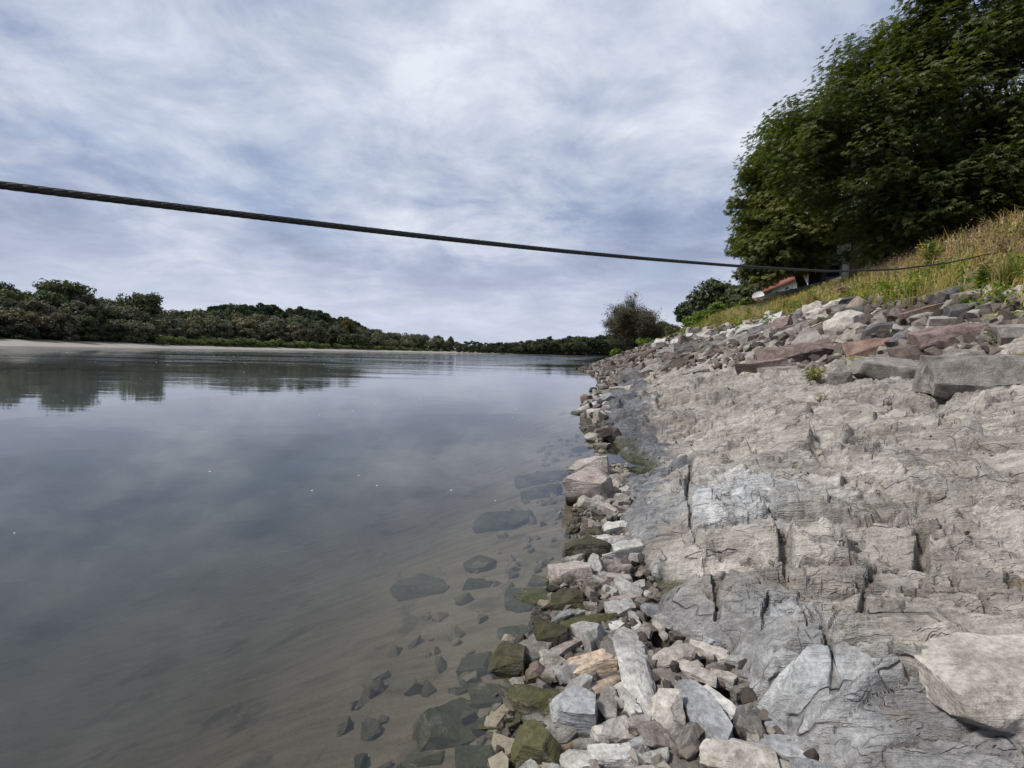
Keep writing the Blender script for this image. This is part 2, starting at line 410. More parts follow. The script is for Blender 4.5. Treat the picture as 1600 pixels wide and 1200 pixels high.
M = {
    'ledge': ledge_mat(), 'soil': soil_mat(), 'water': water_mat(),
    'maple': leaf_mat('maple_leaf', (.045, .060, .014), (.085, .105, .024), (.15, .155, .036), .4),
    'bark': plain('dark_bark', (.032, .027, .022), .9, var=.4, scale=14),
    'willow': leaf_mat('grey_willow_leaf', (.075, .078, .05), (.112, .114, .072), (.15, .148, .098), .2, .8),
    'greenfar': leaf_mat('green_far_leaf', (.04, .056, .024), (.064, .083, .036), (.095, .112, .05), .2, .8),
    'darkfar': leaf_mat('dark_far_leaf', (.024, .038, .018), (.04, .056, .026), (.06, .078, .038), .2, .8),
    'browntree': leaf_mat('brownish_far_leaf', (.07, .065, .046), (.105, .096, .066), (.14, .128, .088), .2, .8),
    'yellowfar': leaf_mat('yellowing_far_leaf', (.06, .055, .014), (.105, .088, .022), (.15, .12, .035), .2, .8),
    'shrubfar': leaf_mat('willow_shrub_leaf', (.085, .115, .035), (.13, .165, .052), (.18, .205, .078), .25, .8),
    'greenweed': leaf_mat('green_weed_leaf', (.055, .095, .016), (.12, .18, .028), (.21, .26, .05), .4),
    'weedmix': leaf_mat('mixed_weed_blades', (.09, .14, .022), (.25, .225, .06), (.50, .37, .18), .4, .8),
    'drystalk': leaf_mat('dry_stalks', (.13, .085, .065), (.28, .20, .13), (.46, .35, .21), .25, .9),
    'steel': None,
}
def steel_mat():
    m, t, b = principled('weathered_steel_rope')
    pos = t.n('ShaderNodeTexCoord').outputs['Object']
    n = t.noise(pos, 60.0, 5, .65)
    t.set(b.inputs['Base Color'], t.ramp(n, (.3, (.022, .024, .024)), (.6, (.05, .054, .052)), (.85, (.10, .10, .09))))
    b.inputs['Metallic'].default_value = .35; b.inputs['Roughness'].default_value = .62
    return m
M['steel'] = steel_mat()

# ------------------------------------------------------------------ near bank, ledge, water, river bed
def polar(r0, r1, nr, a0, a1, na, cx=0.0, cy=0.0):
    r = np.geomspace(r0, r1, nr); a = np.radians(np.linspace(a0, a1, na))
    R, A = np.meshgrid(r, a, indexing='ij')
    return cx + R * np.sin(A), cy + R * np.cos(A)
def gridfaces(nr, na, keep=None):
    i = np.arange(nr - 1)[:, None] * na + np.arange(na - 1)[None]
    f = np.stack([i, i + 1, i + na + 1, i + na], -1)
    f = f.reshape(-1, 4)
    if keep is not None:
        k = keep.ravel(); f = f[k[f].any(1)]
        used = np.unique(f); mp = np.full(nr * na, -1); mp[used] = np.arange(len(used))
        return mp[f], used
    return f, None
def ledge_zone(x, y):
    """1 where bedrock shows at the surface"""
    e = x - edge(y); u = x - shore(y)
    return sstep(e, -.25, -.02) * (1 - sstep(u - .10 * np.clip(y - 5, -6, 8) * -1, 6.6, 7.4)) * (1 - sstep(y + .6 * np.clip(u - 3, 0, 9), 17.0, 21.0))

def build_bank():
    nr, na = 420, 420
    X, Y = polar(.5, 900, nr, -180, 180, na)
    U = X - shore(Y)
    Z = land(X, Y)
    Z = Z - .16 * ledge_zone(X, Y)
    d = np.hypot(X, Y)
    rough = fbm(np.stack([X, Y], -1) * .9, 3, 4) * .10 * sstep(U, .5, 3) + fbm(np.stack([X, Y], -1) * .22, 9, 3) * .35 * sstep(U, 8, 14)
    bedr = fbm(np.stack([X, Y], -1) * .8, 21, 4) * .05 * sstep(-U, .3, 2)
    Z = Z + rough + bedr
    keep = (U > -45)
    f, used = gridfaces(nr, na, keep)
    V = np.stack([X, Y, Z], -1).reshape(-1, 3)[used]
    u = U.ravel()[used]; y = Y.ravel()[used]
    wb = np.interp(y, [0, 9, 25, 45, 100], [8.2, 8.2, 11.0, 10.4, 8.3])
    weed = sstep(u + pn(V[:, :2] * .5, 5) * 2.5, wb - .8, wb + .6)
    bed = sstep(-u, -.15, .25)
    tag(link('river_bank', mesh('river_bank', V, f, M['soil'], True, {'weed': weed, 'bed': bed})), 'sloping river bank of soil and rubble with the shallow river bed', None, kind='structure')
build_bank()

def build_ledge():
    nr, na = 660, 800
    X, Y = polar(1.05, 25, nr, -12, 96, na, 0, -.25)
    P = np.stack([X, Y], -1)
    U = X - shore(Y); E = X - edge(Y)
    base = land(X, Y)
    th = math.radians(-17)
    wx = fbm(P * .9, 31, 3) * .28; wy = fbm(P * .9, 37, 3) * .28
    S = (X + wx) * math.cos(th) + (Y + wy) * math.sin(th)
    T = -(X + wx) * math.sin(th) + (Y + wy) * math.cos(th)
    Z = np.zeros_like(X); dirt = np.zeros_like(X); tone = np.zeros_like(X)
    jag = np.stack([fbm(P * 7, 41, 3), fbm(P * 7, 47, 3)], -1)
    for L, st, off, tilt, crack, seed in ((.95, 2.0, .085, .34, .050, 1), (.42, 2.3, .045, .38, .034, 2), (.19, 2.2, .021, .34, .016, 3), (.085, 2.0, .009, .30, .008, 4), (.045, 1.8, .0035, .26, .003, 6)):
        q = np.stack([S / (L * st), T / L], -1) + jag * (.03 if L > .3 else .06)
        f1, f2, r, o = voro(q, seed)
        soft = sstep(f2 - f1, 0, .13)
        Z += (r[..., 0] * off * 2 + (r[..., 1] * 2 * o[..., 0] * st * .5 + r[..., 2] * 2 * o[..., 1] + .32 * o[..., 1]) * L * tilt) * soft
        w = np.exp(-((f2 - f1) / (.03 if L > .3 else .06)) ** 2)
        has = sstep(r[..., 0] + pn(P * 1.3, seed + 50) * .8, -.25, .25)
        Z -= crack * w * has
        dirt += w * has * (.75 if L > .1 else .3)
        tone += (r[..., 1] + r[..., 2]) * (.75 if L > .3 else .5)
    # bedding: small saw-toothed steps along the strike
    for pitch, amp, sd in ((.21, .042, 61), (.075, .018, 67)):
        ph = T / pitch + fbm(np.stack([S * .9, T * 2.2], -1), sd, 3) * 2.4
        fr = ph - np.floor(ph)
        saw = np.where(fr < .78, fr / .78, (1 - fr) / .22)
        Z += (saw - .5) * amp * sstep(pn(P * 1.1, sd + 3), -.3, .15)
        dirt += .35 * np.exp(-((fr - .98) / .05) ** 2) * sstep(pn(P * 2.1, sd + 5), -.1, .3)
    Z += fbm(P * 1.1, 81, 3) * .07 + fbm(P * 6, 83, 4) * .018 + fbm(P * 30, 89, 3) * .005
    # deep open joints seen in the photograph
    def joint(pts, w, dep):
        nonlocal Z, dirt
        pts = [hit(*p)[:2] for p in pts]
        for a, b in zip(pts[:-1], pts[1:]):
            v = b - a; L2 = v @ v
            tt = np.clip(((P - a) @ v) / L2, 0, 1)
            dd = np.hypot(P[..., 0] - (a[0] + tt * v[0]), P[..., 1] - (a[1] + tt * v[1])) + jag[..., 0] * .02
            k = np.exp(-np.clip(dd / w, 0, 9) ** 4)
            Z = Z - dep * k; dirt = dirt + .8 * k
    joint([(1222, 858), (1232, 890), (1240, 912)], .035, .13)
    joint([(1440, 835), (1443, 862), (1438, 884)], .03, .12)
    joint([(1305, 968), (1345, 985), (1342, 1010)], .02, .06)
    joint([(1085, 870), (1180, 885), (1225, 900)], .012, .04)
    joint([(1420, 905), (1370, 915)], .016, .05)
    joint([(1580, 925), (1600, 950)], .02, .08)
    joint([(1115, 945), (1120, 990)], .012, .07)
    for pts, w_, d_ in [([(1330, 925), (1440, 958), (1530, 985), (1600, 1000)], .013, .05), ([(1290, 795), (1370, 818), (1440, 832), (1600, 872)], .016, .05),
                        ([(1240, 738), (1420, 762), (1600, 803)], .018, .05), ([(1150, 702), (1205, 668), (1262, 640)], .018, .05), ([(1380, 880), (1350, 940), (1345, 985)], .011, .05),
                        ([(1462, 905), (1505, 940), (1540, 985)], .010, .04), ([(1200, 955), (1190, 1015)], .010, .05), ([(1170, 820), (1222, 855)], .012, .05), ([(1255, 905), (1330, 895), (1385, 880)], .010, .04),
                        ([(1380, 690), (1480, 712), (1600, 722)], .02, .05), ([(1080, 735), (1072, 800), (1085, 865)], .014, .05), ([(1040, 760), (1120, 745), (1230, 765)], .013, .04), ([(1210, 1060), (1330, 1085), (1450, 1130)], .012, .05), ([(1240, 990), (1290, 1060), (1300, 1130)], .010, .04)]:
        joint(pts, w_, d_)
    zone = ledge_zone(X, Y)
    edge_drop = sstep(-E, -.10, .22) * .30
    amp = .55 + .45 * sstep(E, 0, .5)
    ZZ = base + .035 + Z * amp - edge_drop - (1 - zone) * .12
    keep = (E > -.5) & (U < 9.3) & (Y < 22) & (Y > -1.5)
    f, used = gridfaces(nr, na, keep)
    V = np.stack([X, Y, ZZ], -1).reshape(-1, 3)[used]
    e = E.ravel()[used]; u = U.ravel()[used]; p2 = V[:, :2]
    slw = np.interp(p2[:, 1], [1.5, 2.2, 3, 4.5, 7, 10, 14], [.55, .40, .15, .50, .75, 1.0, 1.3])
    sl = sstep(-(e - slw) + pn(p2 * 1.7, 91) * .8 + pn(p2 * 6, 92) * .4, -.12, .22) * (.62 + .38 * sstep(p2[:, 1], 3, 6))
    sl = np.maximum(sl, .55 * sstep(pn(p2 * np.array([.8, 1.6]), 93) + pn(p2 * 5, 94) * .35, .40, .55))
    def blot(px, py, r):
        c = hit(px, py)[:2]; return np.exp(-(((p2 - c) ** 2).sum(1) / r ** 2)) * (1 + pn(p2 * 5, 97) * 1.2)
    wh = np.clip(blot(1165, 785, .55) + blot(1230, 985, .14) * .9 + blot(1260, 1100, .2) * .8 + blot(1130, 815, .3), 0, 1) * .85
    dk = np.clip(blot(1065, 665, .55), 0, 1)
    dirt = np.clip(dirt.ravel()[used] * .8 + dk * .8, 0, 1)
    o = link('rock_ledge', mesh('rock_ledge', V, f, M['ledge'], True, {'slate': sl, 'white': wh, 'dirt': dirt, 'tone': np.clip(tone.ravel()[used], -1, 1)}))
    o.data.set_sharp_from_angle(angle=math.radians(38))
    tag(o, 'weathered beige and blue-grey bedrock ledge sloping into the river', None, kind='structure')
build_ledge()

def build_water():
    nr, na = 240, 260
    X, Y = polar(.25, 2600, nr, -180, 180, na)
    u = X - shore(Y)
    depth = np.clip(-np.interp(u, NU, NZ), 0, 6)
    d = np.hypot(X, Y)
    cur = np.interp(d, [0, 8, 18, 40, 90, 300], [.012, .02, .05, .22, .8, 1.0]) * (.25 + .75 * sstep(-u, 2, 16))
    keep = (u < 3)
    f, used = gridfaces(nr, na, keep)
    V = np.stack([X, Y, 0 * X], -1).reshape(-1, 3)[used]
    tag(link('river_water', mesh('river_water', V, f, M['water'], True, {'depth': depth.ravel()[used], 'current': cur.ravel()[used]})), 'calm grey-green river water reflecting the clouds', None, kind='structure')
build_water()

# the other bank: gravel beach, wood edge, hill
LB = np.array([(-200, -300), (-178, 0), (-154, 141), (-148, 240), (-112, 400), (-64, 550), (-30, 660), (20, 715), (155, 770), (420, 860), (1200, 1100)], float)
def beach_mat():
    m, t, b = principled('gravel_beach')
    pos = t.n('ShaderNodeNewGeometry').outputs['Position']; z = t.n('ShaderNodeSeparateXYZ', None, _0=pos).outputs[2]
    n = t.noise(t.scale(pos, (.3, 1, 1)), .35, 6, .65)
    g = t.ramp(n, (.3, (.19, .175, .155)), (.7, (.30, .28, .25)))
    k = t.ramp(t.noise(pos, .12, 5, .6), (.35, (.05, .07, .022)), (.65, (.16, .13, .06)))
    f = t.maprange(t.math('ADD', z, t.math('MULTIPLY', n, 1.0)), 2.35, 2.9, 0, 1, smooth=True)
    wetz = t.maprange(z, 0, .25, .55, 1)
    c = t.mix(f, g, k)
    t.set(b.inputs['Base Color'], t.mix(1.0, c, t.n('ShaderNodeCombineXYZ', None, _0=wetz, _1=wetz, _2=wetz).outputs[0], 'MULTIPLY'))
    return m
def along(P, n):
    s = np.concatenate([[0], np.cumsum(np.linalg.norm(np.diff(P, axis=0), axis=1))])
    q = np.linspace(0, s[-1], n)
    Q = np.stack([np.interp(q, s, P[:, 0]), np.interp(q, s, P[:, 1])], -1)
    for _ in range(6): Q[1:-1] = (Q[:-2] + 2 * Q[1:-1] + Q[2:]) / 4
    tn = np.gradient(Q, axis=0); tn /= np.linalg.norm(tn, axis=1)[:, None]
    return Q, np.stack([-tn[:, 1], tn[:, 0]], -1)
LBQ, LBN = along(LB, 400)
OFFS = np.array([-14, -5, 0, 3, 7, 12, 17, 22, 28, 45, 90, 250, 900, 2400.])
OZ = np.array([-1.5, -.5, 0, .3, .7, 1.15, 1.7, 2.25, 2.6, 2.9, 3.2, 4, 8, 12])
def bank_z(d): return np.interp(d, OFFS, OZ)
def build_far_bank():
    k = len(OFFS)
    wob = fbm(np.stack([np.arange(400) * .06, np.zeros(400)], -1), 5, 3) * 5
    bw = np.interp(np.arange(400), [0, 150, 230, 400], [1, 1, .55, .35])
    P = LBQ[:, None, :] + LBN[:, None, :] * (OFFS[None, :, None] * np.where(OFFS < 40, 1, 1)[None, :, None] * np.where((OFFS > 0) & (OFFS < 30), 1, 1)[None, :, None])
    P[:, 1:8] += (LBN * wob[:, None])[:, None, :] * .4
    Z = np.repeat(OZ[None], 400, 0)
    V = np.concatenate([P, Z[..., None]], -1).reshape(-1, 3)
    f, _ = gridfaces(400, k)
    tag(link('far_beach', mesh('far_beach', V, f, beach_mat(), True)), 'pale gravel beach along the wooded far bank', None, kind='structure')
build_far_bank()
HILLC = (-292., 560.)
def hill_h(x, y):
    a, b = (x - HILLC[0]) / 150, (y - HILLC[1]) / 95
    r = np.sqrt(a * a + b * b)
    return 36 * np.clip(1 - r * r, 0, 1) ** 1.0 + 2
def build_hill():
    g = np.linspace(-1.05, 1.05, 40)
    A, B = np.meshgrid(g, g, indexing='ij')
    X = HILLC[0] + A * 150; Y = HILLC[1] + B * 95
    V = np.stack([X, Y, hill_h(X, Y) - .6], -1).reshape(-1, 3)
    f, _ = gridfaces(40, 40)
    tag(link('hill', mesh('hill', V, f, plain('hill_soil', (.05, .05, .025), .9), True)), 'low wooded hill behind the far bank', None, kind='structure')
build_hill()

# ------------------------------------------------------------------ rocks
def hull(seed, dims, planes=9, shape='block', res=None):
    """a broken stone: a box cut by planes, its edges chipped, its faces roughened; returns V, tris"""
    r = random.Random(seed); g = np.random.default_rng(seed)
    L, W, T = dims
    bm = bmesh.new(); bmesh.ops.create_cube(bm, size=1.0)
    for v in bm.verts:
        v.co.x *= 1 + r.uniform(-.12, .12); v.co.y *= 1 + r.uniform(-.12, .12); v.co.z *= 1 + r.uniform(-.08, .08)
    def cut(n, d):
        n = Vector(n).normalized()
        res_ = bmesh.ops.bisect_plane(bm, geom=bm.verts[:] + bm.edges[:] + bm.faces[:], plane_co=n * d, plane_no=n, clear_outer=True)
        ed = [e for e in res_['geom_cut'] if isinstance(e, bmesh.types.BMEdge)]
        if ed:
            try: bmesh.ops.contextual_create(bm, geom=ed)
            except Exception: pass
    if shape == 'block':
        for _ in range(planes):
            n = (r.gauss(0, 1), r.gauss(0, 1), r.gauss(0, .75)); cut(n, r.uniform(.40, .56))
    elif shape == 'slab':
        for _ in range(planes):
            a = r.uniform(0, 6.28); cut((math.cos(a), math.sin(a), r.uniform(-.25, .35)), r.uniform(.36, .52))
        cut((r.uniform(-.25, .25), r.uniform(-.25, .25), 1), .40)
    elif shape == 'wedge':
        a = r.uniform(0, 6.28)
        cut((math.cos(a) * .7, math.sin(a) * .7, .8), .22)
        cut((math.cos(a + 2.3), math.sin(a + 2.3), .25), .33)
        for _ in range(planes - 3):
            cut((r.gauss(0, 1), r.gauss(0, 1), r.gauss(0, .8)), r.uniform(.4, .55))
    else:                      # rounded boulder or cobble
        for _ in range(planes + 14):
            cut((r.gauss(0, 1), r.gauss(0, 1), r.gauss(0, 1)), r.uniform(.42, .50))
    for v in bm.verts: v.co = Vector((v.co.x * L, v.co.y * W, v.co.z * T))
    m = min(L, W, T)
    bw = m * (.05 if shape in ('block', 'slab', 'wedge') else .12)
    try: bmesh.ops.bevel(bm, geom=bm.edges[:], offset=bw, segments=2, profile=.6, affect='EDGES', clamp_overlap=True)
    except Exception: pass
    bmesh.ops.remove_doubles(bm, verts=bm.verts[:], dist=m * .012)
    bmesh.ops.triangulate(bm, faces=bm.faces[:])
    tgt = (res or .06) * max(L, W, T)
    for _ in range(5):
        ed = [e for e in bm.edges if e.calc_length() > tgt * 1.5]
        if not ed or len(bm.faces) > 5000: break
        bmesh.ops.subdivide_edges(bm, edges=ed, cuts=1)
        bmesh.ops.triangulate(bm, faces=[f for f in bm.faces if len(f.verts) > 3])
    bm.normal_update()
    V = np.array([v.co[:] for v in bm.verts]); N = np.array([v.normal[:] for v in bm.verts])
    bm.verts.index_update(); Fc = np.array([[v.index for v in f.verts] for f in bm.faces])
    bm.free()
    o = g.uniform(-50, 50, 3)
    sc = 1 / max(m, .02)
    rnd = shape == 'round'
    d = fbm(V * sc * 1.1 + o, 5, 3) * m * (.06 if rnd else .10) + fbm(V * sc * 5 + o, 23, 3) * m * .028
    lay = V[:, 2] / (m * .13) + fbm(V * sc * .8 + o, 9, 2) * 1.6
    if not rnd: d += (np.abs((lay % 1) - .5) - .25) * m * .045 * (1 - np.abs(N[:, 2])) 
    # chipped hollows
    ch = pn(V * sc * 1.7 + o + 9, 13); d -= np.clip(ch - .18, 0, 1) * m * .22 * (0 if rnd else 1)
    V = V + N * d[:, None]
    return V, Fc
def rock_mesh(name, seed, dims, shape, planes=9, res=None):
    V, Fc = hull(seed, dims, planes, shape, res)
    me = mesh(name, V, Fc, None, True)
    me.materials.append(None)
    me.set_sharp_from_angle(angle=math.radians(32))
    return me
def give(o, mat):
    if len(o.material_slots) == 0: o.data.materials.append(None)
    o.material_slots[0].link = 'OBJECT'; o.material_slots[0].material = mat

SHAPES = {'b': 'block', 's': 'slab', 'w': 'wedge', 'r': 'round'}
ANCHOR = []          # named stones that the labels of their small neighbours can point to
CUT = {'at', 'between', 'standing', 'just', 'resting', 'leaning', 'above', 'with', 'left', 'in', 'lying', 'under', 'below', 'tucked', 'right', 'wedged', 'beside', 'near', 'behind', 'to', 'on', 'slanting', 'propping', 'alone', 'farthest', 'next', 'by', 'high', 'over', 'against', 'pointing'}
def short_name(label):
    out = []
    for w in label.split():
        if w in CUT: break
        out.append(w)
    if 'with yellow' in label or 'with bright' in label: out = label.split()[:5]
    return ' '.join(out)
TONE_WORD = {'pale': 'pale grey', 'beige': 'beige', 'blue': 'blue-grey', 'grey': 'grey', 'pink': 'pinkish', 'dark': 'dark', 'purple': 'purple-brown', 'brown': 'brown', 'red': 'reddish', 'lichen': 'lichened'}
SHAPE_WORD = {'b': 'blocky', 's': 'flat', 'w': 'wedge-shaped', 'r': 'rounded'}
USED_LABEL = {}
def near_label(x, y, size_word, tone, shp, noun, tail):
    k = min(ANCHOR, key=lambda q: (q[0] - x) ** 2 + (q[1] - y) ** 2)
    if (k[0] - x) ** 2 + (k[1] - y) ** 2 < (.5 + .16 * y) ** 2:
        d = math.hypot(x, y) - math.hypot(k[0], k[1]); a = math.atan2(x, y) - math.atan2(k[0], k[1])
        side = (a * math.hypot(x, y))
        where = ('right of' if side > 0 else 'left of') if abs(side) > abs(d) else ('behind' if d > 0 else 'in front of')
        l = f'{size_word} {TONE_WORD[tone]} {SHAPE_WORD[shp]} {noun} {where} the {k[2]}'
        if len(l.split()) > 16: l = f'{TONE_WORD[tone]} {SHAPE_WORD[shp]} {noun} {where} the {k[2]}'
        if len(l.split()) <= 16: return l
    return f'{size_word} {TONE_WORD[tone]} {SHAPE_WORD[shp]} {tail}'
PLACED = []          # (x, y, radius) of stones set by hand
def put_rock(k, x0, y0, x1, y1, w, th, tone, shape, label, lift=0.0, name='rock', cat='rock', under=False, tilt=0.0):
    cx, cy = (x0 + x1) / 2, (y0 + y1) / 2
    c = on_water_bed(cx, cy) if under else hit(cx, cy)
    if c is None: return None
    n = normal(c[0], c[1], .3)
    n = n * .75 + np.array([0, 0, .25]); n /= np.linalg.norm(n)
    dv = ray(cx, cy); s = (c[1] / dv[1]) * np.dot(dv, CW) / F
    dn = dv / np.linalg.norm(dv)
    sn = max(-float(dn @ n), .22); cs = math.sqrt(max(0, 1 - sn * sn))
    e1 = np.cross(dn, n); e1 /= np.linalg.norm(e1)        # to the right in the picture
    e2 = np.cross(n, e1); e2 /= np.linalg.norm(e2)        # away from the eye
    dx, dy = x1 - x0, y1 - y0; ln = math.hypot(dx, dy); ax, ay = abs(dx) / ln, abs(dy) / ln
    W = w * s / (ax * (sn + th * cs) + ay)
    T = th * W
    if ay > .5: dy = math.copysign(max(abs(dy) - T * cs / s * ay, .35 * abs(dy)), dy)
    sv = (CR * dx - CU * dy) * s
    kk = float(np.clip(-(sv @ n) / (dn @ n), *((-9, 9) if sn > .5 else (-.45 * ln * s, .45 * ln * s))))
    v = sv + dn * kk
    L = float(np.linalg.norm(v)); v = v / L
    L = max(L, .5 * W)
    P = hit(cx, cy, .30 * T + lift) if not under else c + n * .2 * T
    if P is None: P = c
    yc = np.cross(n, v); yc /= np.linalg.norm(yc); zc = np.cross(v, yc)
    me = rock_mesh(name, 1000 + k * 7, (L * (1.3 if c[1] < 4 else 1.2), W * (1.34 if c[1] < 4 else 1.24), T * 1.35), SHAPES[shape], res=.055 if L * F / c[1] > 70 else .085)
    o = link(name, me)
    o.matrix_world = Matrix(((v[0], yc[0], zc[0], P[0]), (v[1], yc[1], zc[1], P[1]), (v[2], yc[2], zc[2], P[2]), (0, 0, 0, 1))) @ Matrix.Rotation(tilt, 4, 'X')
    give(o, ROCK[tone])
    tag(o, label, cat, None)
    PLACED.append((P[0], P[1], max(L, W) * .5))
    if not under: ANCHOR.append((P[0], P[1], short_name(label)))
    return o
def on_water_bed(px, py):
    d = ray(px, py); P = np.array([0, 0, EYE]) + d * (-EYE / d[2])
    d2 = d / np.linalg.norm(d); ht = d2.copy()
    h = ht[:2] / 1.33; ht = np.array([h[0], h[1], -math.sqrt(1 - h @ h)])
    for s in np.linspace(0, 2, 200):
        q = P + ht * s
        if q[2] < land(q[0], q[1]): return q
    return P

